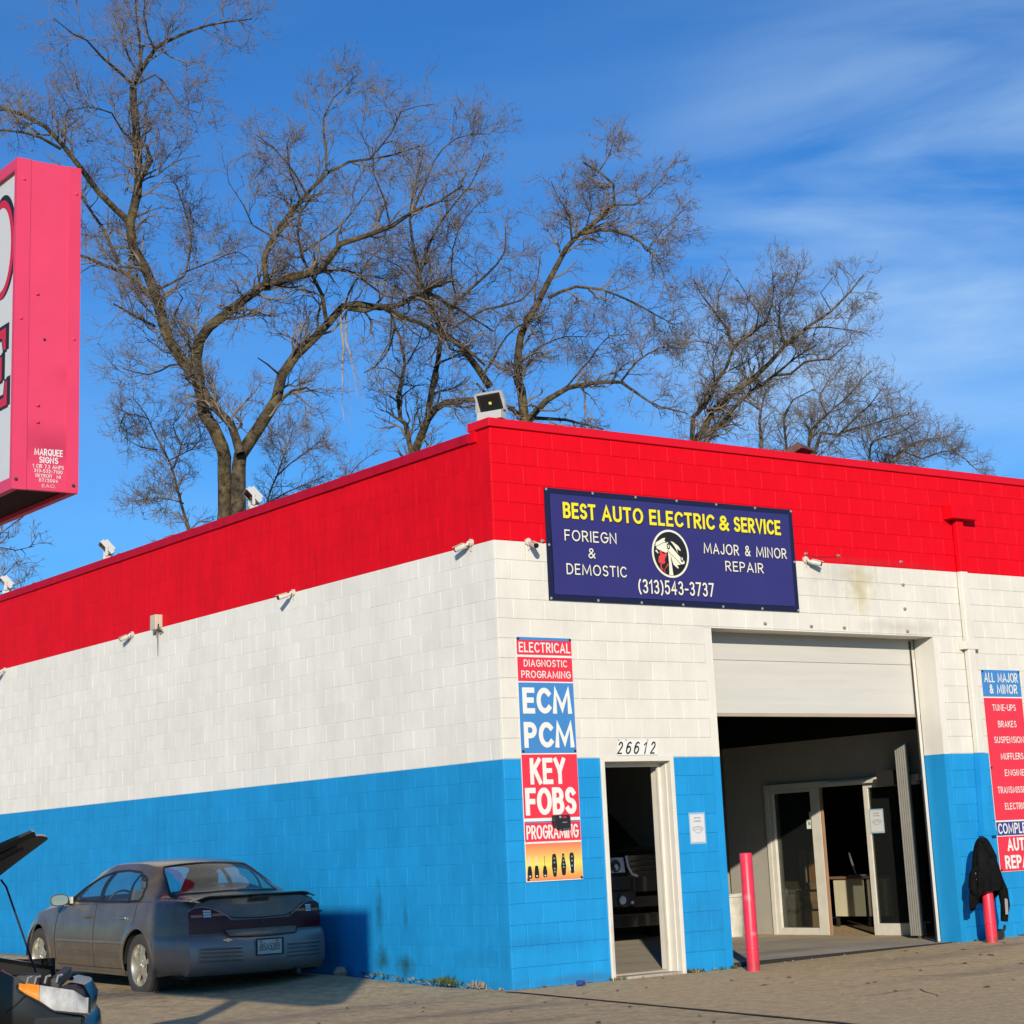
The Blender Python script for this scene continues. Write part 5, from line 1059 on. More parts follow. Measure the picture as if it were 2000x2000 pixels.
for s in (-1, 1):
    h_ = TB('headlight', tpatch(s*.90, s*.46, lambda x: .93, lambda x: 1.13 if abs(x) > .52 else 1.13, .02, 8, .15), hlm)
    TB('reflector', MB().lathe([(0,.0),(.07,-.01),(.085,-.03)], 20, (s*.62, tf(.62)+.035, 1.02), 'y'), hd, h_); TB('bulb', MB().lathe([(0,-.045),(.025,-.035),(.03,-.01)], 14, (s*.62, tf(.62)+.02, 1.02), 'y'), hlm, h_); TB('reflector', MB().lathe([(0,.0),(.06,-.01),(.07,-.03)], 20, (s*.80, tf(.8)+.03, 1.03), 'y'), hd, h_)
    TB('fender', MB().grid([[(s*.95, y, z) for z in (.5, .8, 1.12)]+[(s*.90, y, 1.17)] for y in np.linspace(.16, 2.2, 12)]), tp)
    gt = TB('grille_trim', MB().tube([(s*.455, tf(.45)+.0, 1.15), (s*.44, tf(.44)-.01, 1.0), (s*.38, tf(.38)-.01, .90), (s*.30, -.01, .87)], .018, 8), hlm)
    TB('bumper', tpatch(s*.97, s*.42, .70, .88, -.02, 8), tg); TB('bumper_corner', tpatch(s*.95, s*.38, .48, .675, -.06, 10), tg)
    f_ = TB('fog_lamp', MB().lathe([(0,-.05),(.05,-.045),(.06,-.03)], 18, (s*.60, tf(.6)-.05, .565), 'y'), hlm); TB('fog_surround', MB().lathe([(.058,-.035),(.10,-.035),(.10,.0)], 22, (s*.57, tf(.6)-.045, .565), 'y'), hd, f_); TB('hook', MB().lathe([(0,-.05),(.02,-.045),(.025,-.02)], 12, (s*.46, tf(.46)-.055, .53), 'y'), hlm)
    wheel2(TK, s*.78, 1.0, s, .36) if False else TB('tyre', MB().lathe([(.2,-.11),(.33,-.12),(.37,-.09),(.37,.09),(.33,.12),(.2,.11)], 30, (s*.80, 1.0, .37), 'x'), tyre)
TB('bumper_centre', tpatch(-.42, .42, .46, .60, -.05, 8), tg); TB('bumper_step', tpatch(-.9, .9, .36, .375, -.03, 10), tg); TB('air_dam', tpatch(-.9, .9, .20, .36, .02, 10), tp); TB('front_skirt', tpatch(-.93, .93, .66, .93, .03, 14), tp)
for k_ in range(3): TB('grille_bar', MB().tube([(x, tf(x)-.0, .93+.07*k_) for x in (-.36,-.2,0,.2,.36)], .012, 6), tg)
TB('grille', MB().box(-.44, .44, .03, .06, .86, 1.15), tp, smooth=0)
TB('hood', MB().grid([[(x, tf(x)+.03+(y-.0), z-.03*(abs(x)/.95)**3) for x in np.linspace(-.93, .93, 14)] for y, z in ((0,1.14),(.05,1.20),(.3,1.245),(.8,1.27),(1.25,1.29))]), tp)
TB('hood_edge', MB().tube([(x, tf(x)+.03, 1.178-.03*(abs(x)/.95)**3) for x in np.linspace(-.85, .85, 12)], .005, 5), tg)
TB('cab', MB().add([(-.88,1.3,1.25),(.88,1.3,1.25),(.72,1.95,1.88),(-.72,1.95,1.88),(-.9,3.6,1.25),(.9,3.6,1.25),(.72,3.3,1.88),(-.72,3.3,1.88),(-.93,1.3,.5),(.93,1.3,.5),(.93,5,.5),(-.93,5,.5),(.93,5,1.25),(-.93,5,1.25)], [(3,2,6,7),(0,3,7,4),(1,5,6,2),(4,7,6,5),(8,0,4,13,11),(9,10,12,5,1),(4,5,12,13),(10,11,13,12)]), tp, smooth=0)
TB('windscreen', MB().add([(-.86,1.31,1.27),(.86,1.31,1.27),(.70,1.94,1.86),(-.70,1.94,1.86)], [(0,1,2,3)]), fg_m, smooth=0); TB('wiper', MB().tube([(-.7,1.30,1.29),(-.35,1.42,1.45)], .012, 5), tg)
TREES = {'A':[[(8.93,22.96,0.0,0.205),(8.93,22.96,4.59,0.177),(8.93,22.96,9.18,0.164),(8.76,22.66,10.61,0.152),(8.36,22.73,11.39,0.145),(8.19,22.65,12.11,0.138),(7.85,22.77,12.54,0.134),(7.56,22.85,13.03,0.129),(7.29,22.85,13.69,0.123),(7.12,22.84,14.17,0.119),(6.89,22.85,14.71,0.114),(6.65,22.89,15.19,0.11),(6.54,22.81,15.72,0.105),(6.59,22.56,16.43,0.099),(6.51,22.34,17.37,0.091),(6.34,22.18,18.32,0.083),(6.27,22.11,18.74,0.079)],[(6.27,22.11,18.74,0.061),(6.49,22.07,19.16,0.055),(6.81,21.99,19.73,0.047),(7.4,21.82,20.19,0.036),(8.06,21.63,20.53,0.026),(8.99,21.39,20.79,0.013)],[(6.54,22.81,15.72,0.079),(6.19,22.77,15.97,0.074),(5.71,22.71,16.32,0.067),(5.21,22.58,16.76,0.06),(4.71,22.46,17.2,0.052),(4.3,22.4,17.48,0.046),(3.82,22.43,17.65,0.04),(3.29,22.49,17.75,0.034),(2.6,22.56,17.88,0.026)],[(4.64,22.31,17.01,0.038),(4.11,22.23,17.13,0.032),(3.67,22.19,17.16,0.027),(3.18,22.17,17.12,0.021),(2.64,22.16,16.95,0.014)],[(7.26,22.79,13.98,0.058),(7.04,23.15,14.3,0.053),(6.77,23.58,14.76,0.046),(6.5,24.01,14.97,0.041),(6.19,24.5,15.29,0.034),(5.91,24.93,15.53,0.029),(5.63,25.36,15.94,0.022)],[(6.68,23.68,15.03,0.046),(6.49,24.14,15.92,0.038),(6.31,24.49,16.45,0.032),(6.22,24.68,16.75,0.029),(6.06,25.0,17.29,0.023),(5.9,25.28,17.69,0.019)],[(8.19,22.65,12.11,0.14),(7.98,22.44,12.6,0.131),(7.95,22.18,12.97,0.125),(8.06,21.86,13.22,0.119),(8.27,21.48,13.4,0.112),(8.49,21.01,13.69,0.103),(8.72,20.56,13.91,0.096),(9.05,20.06,14.01,0.087),(9.53,19.36,14.07,0.075),(9.73,18.76,14.55,0.064),(10.04,18.26,14.64,0.055),(10.35,17.76,14.78,0.047),(10.62,17.21,15.03,0.037),(10.93,16.73,15.12,0.029),(11.2,16.19,15.36,0.02)],[(8.59,20.28,13.85,0.068),(8.6,20.34,14.51,0.062),(8.83,20.24,15.09,0.056),(9.22,20.07,15.66,0.049),(9.61,19.89,16.12,0.043),(10.0,19.7,16.57,0.037),(10.45,19.51,16.85,0.032),(11.38,19.15,17.04,0.022),(11.96,18.91,17.26,0.015)],[(6.3,22.09,18.73,0.04),(5.83,21.87,18.94,0.033),(5.35,21.66,19.11,0.027),(4.86,21.41,19.32,0.02),(4.43,21.29,19.37,0.015),(3.91,21.09,19.49,0.009)],[(6.4,21.88,19.2,0.033),(6.37,21.91,19.86,0.028),(6.28,21.99,20.53,0.022),(6.26,22.02,21.26,0.015)],[(6.58,22.54,16.55,0.049),(6.66,21.96,16.95,0.041),(6.4,21.82,17.24,0.036)],[(6.63,21.61,19.54,0.027),(6.36,21.47,19.82,0.023),(6.14,21.22,20.19,0.018),(5.98,20.88,20.6,0.012)],[(6.51,22.32,17.43,0.027),(6.0,22.07,17.57,0.023),(5.57,21.7,17.81,0.018),(4.9,21.49,17.78,0.012),(4.35,21.35,17.5,0.007)],[(6.37,22.03,18.79,0.024),(6.45,21.38,18.77,0.02),(6.54,20.75,18.17,0.015),(6.63,20.15,17.66,0.011),(6.73,19.6,17.37,0.007)],[(7.19,22.78,14.16,0.033),(7.53,22.78,14.4,0.031),(7.86,22.78,14.64,0.028),(8.17,22.97,15.51,0.021),(8.22,23.34,16.42,0.015),(8.19,23.7,17.19,0.01)],[(7.91,22.87,14.67,0.022),(8.84,23.21,15.22,0.016),(9.71,23.5,15.7,0.012),(10.33,23.86,15.56,0.008)],[(7.81,22.82,12.48,0.027),(7.46,22.65,12.4,0.024),(6.77,22.31,12.06,0.017),(5.91,21.83,11.98,0.009)],[(7.88,22.7,12.71,0.024),(7.7,23.42,12.93,0.017),(7.58,24.01,13.37,0.009)],[(7.27,22.95,13.39,0.033),(6.8,22.8,13.48,0.028),(6.03,22.53,13.62,0.018)],[(7.94,22.55,13.06,0.027),(7.79,23.05,13.74,0.021),(8.04,23.14,14.24,0.016),(7.95,23.38,14.55,0.012)],[(9.73,19.59,14.16,0.03),(10.55,19.56,14.21,0.026),(11.4,19.69,13.86,0.021),(12.32,19.66,13.85,0.017),(13.22,19.68,13.66,0.012)],[(9.75,19.29,16.4,0.03),(9.8,19.41,17.02,0.025),(9.8,19.62,17.79,0.02),(10.04,19.59,18.29,0.016),(10.56,19.47,18.94,0.009)],[(9.23,19.48,15.8,0.024),(8.7,19.25,16.26,0.018),(8.22,19.09,16.62,0.013),(7.71,19.01,16.87,0.009)],[(10.84,19.22,16.89,0.021),(10.98,18.51,17.32,0.017),(10.99,18.06,17.68,0.013),(11.36,17.31,17.69,0.009)],[(10.69,17.31,15.07,0.026),(10.94,17.23,15.65,0.022),(11.2,17.16,16.29,0.018),(11.67,16.98,16.82,0.014),(12.38,16.75,17.0,0.009)],[(10.3,17.69,14.76,0.023),(9.93,17.39,15.22,0.018),(9.52,17.16,15.62,0.013),(9.3,16.77,16.05,0.008)],[(8.74,20.09,14.96,0.021),(8.24,20.03,15.11,0.017),(7.87,19.82,15.42,0.012),(7.37,19.6,15.76,0.007)]],'B':[[(8.78,21.86,0.0,0.215),(8.78,21.86,4.47,0.186),(8.78,21.86,8.94,0.172),(8.8,21.86,10.27,0.152),(8.91,21.8,10.51,0.148),(9.14,21.66,10.94,0.14),(9.5,21.43,11.61,0.128),(9.61,21.36,12.16,0.119),(9.87,21.2,12.59,0.111),(10.3,20.95,13.03,0.101),(10.56,20.79,13.34,0.094),(10.83,20.63,13.71,0.087),(11.17,20.47,13.78,0.081),(11.63,20.29,13.73,0.073),(12.03,20.11,13.8,0.066),(12.58,19.8,14.18,0.054),(13.14,19.51,14.44,0.044)],[(8.64,21.57,10.26,0.107),(8.54,21.79,10.97,0.097),(8.3,22.1,11.38,0.09),(8.15,22.32,11.78,0.084),(8.06,22.46,12.18,0.079)],[(11.49,20.07,13.69,0.064),(11.96,20.03,13.52,0.059),(12.55,19.93,13.41,0.052),(12.97,19.9,13.23,0.047),(13.68,19.85,12.92,0.039),(14.28,19.86,12.54,0.031)],[(10.24,20.37,13.25,0.048),(10.03,20.11,13.72,0.043),(9.67,19.96,14.13,0.038),(9.36,19.88,14.44,0.034),(9.08,19.61,14.94,0.029),(8.91,19.17,15.53,0.022),(8.52,18.94,16.06,0.016),(8.31,18.67,16.5,0.012)],[(9.26,19.81,14.59,0.027),(10.06,19.76,15.14,0.02),(10.63,19.74,15.73,0.015),(11.16,19.75,16.47,0.009)],[(10.76,20.28,13.55,0.055),(11.19,20.17,13.52,0.048),(11.54,20.04,13.66,0.043)],[(9.16,20.69,11.9,0.027),(8.69,20.33,12.01,0.019),(8.27,20.03,12.07,0.012)],[(9.32,20.69,11.49,0.033),(9.33,20.28,11.55,0.027),(9.39,19.8,11.48,0.021),(9.42,19.41,11.22,0.015)],[(10.71,20.32,13.55,0.027),(10.87,20.33,14.02,0.023),(11.36,20.26,14.84,0.016),(11.94,20.12,15.41,0.009)],[(12.66,19.93,14.23,0.044),(13.34,19.95,13.94,0.035),(14.01,19.95,13.7,0.027),(14.64,19.98,13.39,0.019)],[(11.86,20.09,13.58,0.022),(11.78,20.11,12.88,0.017),(11.38,20.32,12.19,0.011),(11.27,20.38,11.94,0.009)]],'C':[[(14.43,23.4,0.0,0.082),(14.43,23.4,5.54,0.071),(14.43,23.4,11.08,0.066),(14.32,23.6,11.97,0.056),(14.32,23.68,12.61,0.05),(14.53,23.63,13.49,0.041),(14.44,23.79,14.21,0.033),(14.35,23.94,14.93,0.026),(14.5,23.91,15.65,0.018)],[(14.5,23.33,0.0,0.141),(14.5,23.33,5.57,0.122),(14.5,23.33,11.14,0.113),(14.48,23.13,11.34,0.107),(14.47,22.65,11.79,0.094),(14.64,22.04,12.1,0.079),(14.95,21.44,12.09,0.065),(15.2,21.0,11.94,0.054),(15.51,20.46,11.73,0.04)],[(14.7,22.93,11.99,0.078),(14.78,22.59,13.34,0.066),(14.77,22.42,14.23,0.058),(14.38,22.53,15.14,0.049),(14.13,22.54,16.05,0.041),(14.03,22.44,16.94,0.033),(14.1,22.14,18.14,0.022),(14.17,22.0,18.61,0.018)],[(14.7,22.32,14.01,0.051),(15.33,22.33,14.97,0.041),(16.11,22.24,15.68,0.031),(16.7,22.17,16.33,0.023),(16.91,22.3,17.12,0.016)],[(14.67,22.57,14.56,0.045),(14.13,22.34,15.43,0.037),(14.14,21.79,16.15,0.031),(14.28,21.2,16.74,0.025),(14.53,20.49,17.31,0.018),(14.6,19.94,17.95,0.012)],[(15.28,21.09,12.38,0.099),(14.91,21.04,12.81,0.088),(14.43,21.02,13.29,0.074),(13.98,21.07,13.61,0.063),(13.41,20.89,14.45,0.043),(12.85,20.83,15.07,0.026)],[(15.2,22.52,14.24,0.036),(16.08,22.27,14.73,0.029),(17.04,22.0,15.11,0.023),(17.52,21.87,15.72,0.017),(17.68,21.92,16.47,0.012)],[(14.37,22.51,15.07,0.027),(14.24,23.37,15.98,0.019),(14.07,24.0,16.32,0.015),(13.87,24.71,16.75,0.009)],[(15.35,22.48,14.88,0.03),(14.81,21.86,15.64,0.022),(14.57,21.14,16.28,0.015),(14.54,20.34,16.77,0.009)],[(14.11,22.98,13.29,0.024),(14.61,23.16,13.95,0.017),(14.88,23.33,14.47,0.012)],[(15.16,21.1,12.61,0.035),(14.96,20.18,13.16,0.025),(14.93,19.34,13.48,0.017),(15.15,18.31,13.37,0.008)],[(13.78,22.97,14.17,0.03),(13.43,22.68,13.51,0.023),(12.86,22.47,12.91,0.015),(12.54,22.4,12.74,0.012)]],'D':[[(15.49,19.97,0.0,0.15),(15.49,19.97,5.64,0.13),(15.49,19.97,11.27,0.12),(15.24,19.85,12.28,0.106),(15.18,19.6,13.28,0.092),(15.43,19.21,13.99,0.081),(15.6,18.9,14.58,0.071),(15.84,18.5,15.34,0.059),(16.08,18.22,15.66,0.053),(16.46,17.84,15.97,0.045),(16.65,17.6,16.29,0.038),(16.6,17.5,16.74,0.032),(16.25,17.67,17.09,0.025),(15.95,17.83,17.27,0.02)],[(16.08,18.22,15.66,0.051),(16.29,17.67,15.62,0.043),(16.57,17.05,15.34,0.032),(16.75,16.6,14.83,0.023),(16.88,16.14,14.14,0.011)],[(15.6,19.03,14.14,0.043),(16.25,18.72,14.51,0.036),(16.88,18.5,14.42,0.029),(17.65,18.29,14.17,0.022),(18.4,18.13,13.8,0.014),(18.89,18.01,13.59,0.009)],[(15.42,19.97,11.44,0.063),(14.77,19.64,11.54,0.05),(14.17,19.39,11.55,0.039),(13.34,18.87,11.74,0.022)],[(15.53,19.93,11.33,0.086),(15.69,19.25,11.73,0.073),(15.87,18.73,11.92,0.063),(16.12,18.22,11.93,0.054),(16.49,17.53,11.81,0.041),(16.69,17.19,11.5,0.032),(16.97,16.7,11.08,0.021),(17.25,16.2,10.84,0.011)],[(15.61,19.85,11.38,0.051),(16.3,19.9,11.43,0.041),(17.09,19.97,11.43,0.03),(17.91,20.06,11.34,0.018)],[(16.65,17.6,16.29,0.026),(17.27,17.54,16.38,0.02),(17.7,17.47,16.68,0.016),(18.23,17.42,17.24,0.009)],[(15.92,18.4,15.45,0.029),(15.6,18.04,15.89,0.021),(15.07,17.79,16.32,0.013),(14.81,17.61,16.58,0.008)],[(16.25,17.67,17.09,0.02),(16.79,17.83,17.67,0.014),(17.1,17.99,18.15,0.009)],[(16.61,17.67,11.86,0.028),(17.31,17.84,12.53,0.021),(18.18,17.94,13.01,0.015),(19.04,18.05,13.07,0.009)],[(15.93,18.8,11.95,0.025),(15.9,17.91,12.38,0.018),(15.87,17.11,12.76,0.012),(16.0,16.59,12.7,0.008)],[(15.24,19.72,12.73,0.026),(16.0,19.84,13.2,0.021),(16.83,19.93,13.56,0.015),(17.83,20.05,13.72,0.009)],[(16.78,16.64,14.84,0.017),(17.34,16.72,15.43,0.013),(17.93,16.76,15.89,0.009)],[(16.16,18.14,15.71,0.02),(16.67,18.53,16.52,0.014),(16.95,19.01,17.27,0.009)]],'E':[[(21.36,20.67,0.0,0.085),(21.36,20.67,5.68,0.073),(21.36,20.67,11.35,0.068),(21.28,20.27,12.15,0.058),(21.46,19.87,12.53,0.052),(21.48,19.68,12.81,0.048),(21.62,19.33,13.19,0.042),(21.61,19.04,13.69,0.035),(21.38,18.97,14.09,0.03),(21.02,18.99,14.49,0.024),(20.59,19.01,14.95,0.017),(20.32,18.99,15.32,0.012)],[(21.44,20.62,0.0,0.116),(21.44,20.62,5.67,0.1),(21.44,20.62,11.34,0.093),(21.59,20.48,11.71,0.088),(21.8,20.28,12.26,0.081),(22.23,19.96,12.69,0.073),(22.71,19.63,13.05,0.065),(23.14,19.31,13.48,0.057),(23.46,19.05,13.91,0.05),(23.9,18.73,14.35,0.042),(24.5,18.31,14.84,0.031),(24.93,17.98,15.28,0.023),(25.26,17.72,15.72,0.016)],[(21.58,20.49,0.0,0.085),(21.58,20.49,5.7,0.073),(21.58,20.49,11.39,0.068),(21.88,20.43,11.73,0.064),(22.56,20.26,12.4,0.054),(23.22,20.09,12.95,0.044),(23.81,19.93,13.37,0.037),(24.4,19.76,13.8,0.029),(25.13,19.55,14.23,0.019)],[(21.8,19.24,13.76,0.043),(21.86,18.62,13.94,0.035),(21.89,18.0,14.16,0.026),(21.69,17.48,14.57,0.018),(21.22,17.11,15.03,0.009)],[(23.41,18.99,13.96,0.028),(22.94,18.67,14.4,0.023),(22.66,18.3,14.79,0.018),(22.65,17.83,14.99,0.014),(22.48,17.35,15.34,0.009)],[(23.59,19.7,13.3,0.041),(23.83,19.24,13.28,0.035),(23.96,18.8,13.52,0.029),(24.26,18.23,13.49,0.021),(24.41,17.64,13.82,0.012)],[(21.97,18.08,14.2,0.024),(21.61,18.16,13.98,0.021),(21.48,17.91,14.28,0.018),(21.09,17.81,14.58,0.014),(20.5,17.65,15.01,0.009)],[(23.78,18.62,14.3,0.025),(24.59,18.62,14.47,0.02),(25.52,18.64,14.53,0.014),(26.19,18.68,14.49,0.01)],[(21.72,19.94,12.89,0.022),(21.35,19.57,13.4,0.016),(21.25,19.24,13.69,0.013),(20.55,19.27,13.8,0.008)],[(24.28,18.1,14.76,0.019),(23.86,17.99,15.13,0.013),(23.89,17.54,15.47,0.008)],[(21.14,19.12,14.54,0.018),(21.01,18.84,15.02,0.013),(21.0,18.41,15.54,0.008)],[(21.78,19.43,13.16,0.022),(22.97,19.92,13.73,0.015),(24.04,20.35,14.29,0.008)]],'F':[[(29.74,26.75,0.0,0.065),(29.74,26.75,6.48,0.056),(29.74,26.75,12.96,0.052),(29.98,26.84,14.53,0.031),(30.2,26.79,15.17,0.022),(30.6,26.63,15.49,0.015)],[(30.39,26.25,0.0,0.056),(30.39,26.25,6.5,0.049),(30.39,26.25,12.99,0.045),(29.85,25.67,14.12,0.029),(29.84,25.31,14.5,0.023),(30.14,24.65,14.69,0.015)],[(30.94,25.87,0.0,0.065),(30.94,25.87,6.44,0.056),(30.94,25.87,12.89,0.052),(31.12,25.4,14.03,0.039),(31.65,24.83,14.58,0.028),(32.01,24.39,15.14,0.02),(32.22,24.15,15.41,0.015)],[(31.05,25.77,0.0,0.065),(31.05,25.77,6.48,0.056),(31.05,25.77,12.96,0.052),(31.8,25.4,13.56,0.042),(32.93,24.89,13.95,0.028),(34.07,24.39,14.27,0.015)],[(32.53,24.78,12.51,0.037),(32.01,24.22,13.12,0.029),(32.1,23.2,13.22,0.02),(32.14,22.24,13.4,0.011)],[(31.58,25.18,13.58,0.034),(31.37,23.9,13.97,0.022),(31.11,22.72,14.37,0.011)],[(29.59,26.45,14.34,0.03),(29.7,27.49,14.96,0.021),(29.74,28.65,15.21,0.012)],[(31.22,25.28,14.17,0.03),(31.7,25.88,14.97,0.021),(32.7,26.25,15.79,0.012)]],'G':[[(34.34,25.98,0.0,0.068),(34.34,25.98,6.28,0.058),(34.34,25.98,12.57,0.054),(34.8,25.82,13.21,0.043),(35.57,25.52,13.69,0.03),(36.59,25.18,13.88,0.016)],[(34.55,25.73,0.0,0.049),(34.55,25.73,6.43,0.042),(34.55,25.73,12.86,0.039),(35.04,24.93,12.98,0.03),(35.6,24.01,13.08,0.02),(36.02,23.47,12.4,0.011)],[(35.11,25.14,13.42,0.031),(35.26,25.52,13.98,0.021),(35.28,26.01,14.4,0.012)]],'H':[[(12.9,32.42,0.0,0.056),(12.9,32.42,5.29,0.049),(12.9,32.42,10.58,0.045),(12.68,32.32,10.98,0.041),(12.11,31.97,12.18,0.03),(11.55,31.82,13.01,0.021),(11.19,31.72,13.56,0.016),(10.79,31.72,13.97,0.011)],[(11.96,32.49,12.72,0.026),(11.77,33.13,12.91,0.019),(11.56,33.89,13.35,0.01)],[(12.31,32.38,12.2,0.026),(12.58,32.42,12.92,0.02),(12.48,32.72,13.58,0.015),(12.87,32.66,14.15,0.01)],[(12.65,32.41,11.24,0.022),(12.3,33.21,11.51,0.016),(11.93,34.15,11.56,0.01)],[(12.23,32.38,12.42,0.022),(12.46,31.53,12.58,0.016),(12.47,30.73,13.02,0.009)],[(11.63,32.48,13.6,0.019),(11.36,33.3,13.9,0.014),(11.41,33.94,13.57,0.01)]],'I':[[(16.39,34.79,0.0,0.05),(16.39,34.79,5.54,0.043),(16.39,34.79,11.09,0.04),(16.55,34.72,11.74,0.035),(17.0,34.51,13.13,0.023),(17.3,34.35,13.96,0.016),(17.38,34.32,14.46,0.012)],[(16.62,34.16,12.63,0.028),(16.9,33.2,13.04,0.019),(17.15,32.21,13.52,0.01)],[(16.5,34.47,11.86,0.028),(17.41,34.27,12.38,0.019),(18.4,34.04,12.83,0.01)],[(19.4,34.79,12.11,0.025),(19.76,34.84,13.16,0.018),(20.63,34.63,13.88,0.011)],[(16.82,33.87,13.08,0.02),(16.8,34.45,14.01,0.014),(16.67,34.87,14.42,0.01)]],'J':[[(2.78,23.28,0.0,0.057),(2.78,23.28,3.18,0.05),(2.78,23.28,6.37,0.046),(2.85,22.9,7.49,0.031),(3.05,22.63,7.85,0.025),(3.38,22.27,8.25,0.017),(3.6,22.05,8.42,0.012),(3.81,21.84,8.6,0.008)],[(2.89,22.82,7.64,0.019),(3.61,22.83,8.07,0.013),(3.99,22.87,8.0,0.011),(4.37,22.87,8.06,0.008)],[(2.81,23.08,6.97,0.027),(3.01,22.46,7.13,0.021),(3.22,21.8,7.28,0.014),(3.34,21.23,7.51,0.008)],[(3.1,22.82,7.1,0.017),(3.68,22.98,7.15,0.013),(4.27,23.12,7.45,0.008)],[(3.11,22.84,7.03,0.015),(3.37,22.16,6.87,0.011),(3.58,21.41,6.97,0.007),(3.54,21.3,6.77,0.006)]]}
# ------------------------------------------------------------------ bare winter trees behind the building
bark = mat('bark', (.075,.058,.038), .9, var=.6, nscale=6, bump=.08, bscale=7, col2=(.135,.105,.05), spec=.2)
twm = mat('twigs', (.205,.165,.130), .9, var=.35, nscale=2, spec=.15)
def smooth_poly(P, step, jit, rng):
    P = np.array(P, float); out = []
    Q = np.vstack([2*P[0]-P[1], P, 2*P[-1]-P[-2]])
    for i in range(1, len(Q)-2):
        L_ = np.linalg.norm(Q[i+1][:3]-Q[i][:3]); n = max(1, int(L_/step))
        for j in range(n):
            t = j/n; a, b, c_, d = Q[i-1], Q[i], Q[i+1], Q[i+2]
            p = .5*(2*b+(-a+c_)*t+(2*a-5*b+4*c_-d)*t*t+(-a+3*b-3*c_+d)*t**3); p[3] = b[3]+(c_[3]-b[3])*t; out.append(p)
    out.append(P[-1]); out = np.array(out)
    w = rng.normal(0, 1, (len(out), 3))*jit; w[1:-1] = (w[:-2]+w[1:-1]+w[2:])/2; out[:, :3] += w*(out[:, 3:4] < .4); return out
def tubes(P, R, s):
    """P (N,K,3), R (N,K) -> verts, quads"""
    N_, K_, _ = P.shape; T = np.gradient(P, axis=1); T /= np.linalg.norm(T, axis=2, keepdims=True)+1e-9
    ref = np.where(np.abs(T[:, :1, 2:3]) < .8, np.array([0, 0, 1.]), np.array([1., 0, 0])); A = np.cross(T, np.broadcast_to(ref, T.shape)); A /= np.linalg.norm(A, axis=2, keepdims=True)+1e-9; Bn = np.cross(T, A)
    th = np.arange(s)*2*math.pi/s; V = P[:, :, None, :]+R[:, :, None, None]*(A[:, :, None, :]*np.cos(th)[None, None, :, None]+Bn[:, :, None, :]*np.sin(th)[None, None, :, None])
    base = (np.arange(N_)*K_*s)[:, None, None]+(np.arange(K_-1)*s)[None, :, None]; k = np.arange(s); k2 = (k+1) % s
    F_ = np.stack([base+k, base+k2, base+s+k2, base+s+k], -1); return V.reshape(-1, 3), F_.reshape(-1, 4)
def quick_mesh(name, parts, mt):
    V = []; F_ = []; o = 0
    for v, f_ in parts: V.append(v); F_.append(f_+o); o += len(v)
    V = np.vstack(V).astype(np.float32); F_ = np.vstack(F_).astype(np.int32); me = bpy.data.meshes.new(name)
    me.vertices.add(len(V)); me.vertices.foreach_set('co', V.ravel()); me.loops.add(F_.size); me.loops.foreach_set('vertex_index', F_.ravel())
    me.polygons.add(len(F_)); me.polygons.foreach_set('loop_start', np.arange(0, F_.size, 4, dtype=np.int32)); me.polygons.foreach_set('use_smooth', np.ones(len(F_), dtype=bool)); me.update(calc_edges=True); me.materials.append(mt); return me
def sprout(P, R, n, length, K_, spread, upb, rng, rk=.55, rmin=.004, t0=.15, wig=.28, rmax=.03, lvar=.5):
    """n children over polylines P (N,K,3)"""
    N_, KK, _ = P.shape; seg = np.linalg.norm(np.diff(P, axis=1), axis=2).sum(1); i = rng.choice(N_, n, p=seg/seg.sum()); t = t0+(1-t0)*rng.random(n)**.8
    f_ = t*(KK-1); a = np.minimum(f_.astype(int), KK-2); u = (f_-a)[:, None]; p = P[i, a]*(1-u)+P[i, a+1]*u; r = R[i, a]*(1-u[:, 0])+R[i, a+1]*u[:, 0]
    tg_ = P[i, a+1]-P[i, a]; tg_ /= np.linalg.norm(tg_, axis=1, keepdims=True)+1e-9
    q = rng.normal(0, 1, (n, 3)); q -= tg_*(q*tg_).sum(1, keepdims=True); q /= np.linalg.norm(q, axis=1, keepdims=True)+1e-9
    d = tg_*(1.0-.35*rng.random((n, 1)))+q*spread*(.6+.8*rng.random((n, 1))); d[:, 2] += upb; d /= np.linalg.norm(d, axis=1, keepdims=True)
    L_ = length*(1-lvar/2+lvar*rng.random(n))*(1.2-.7*t); out = np.zeros((n, K_, 3)); out[:, 0] = p; st = (L_/(K_-1))[:, None]
    for k in range(1, K_):
        out[:, k] = out[:, k-1]+d*st; d = d+rng.normal(0, wig, (n, 3)); d[:, 2] += upb*.18; d /= np.linalg.norm(d, axis=1, keepdims=True)
    r0 = np.clip(r*rk, rmin*1.3, rmax); Rr = r0[:, None]*(1-.72*np.linspace(0, 1, K_)[None]); return out, np.maximum(Rr, rmin*.6)
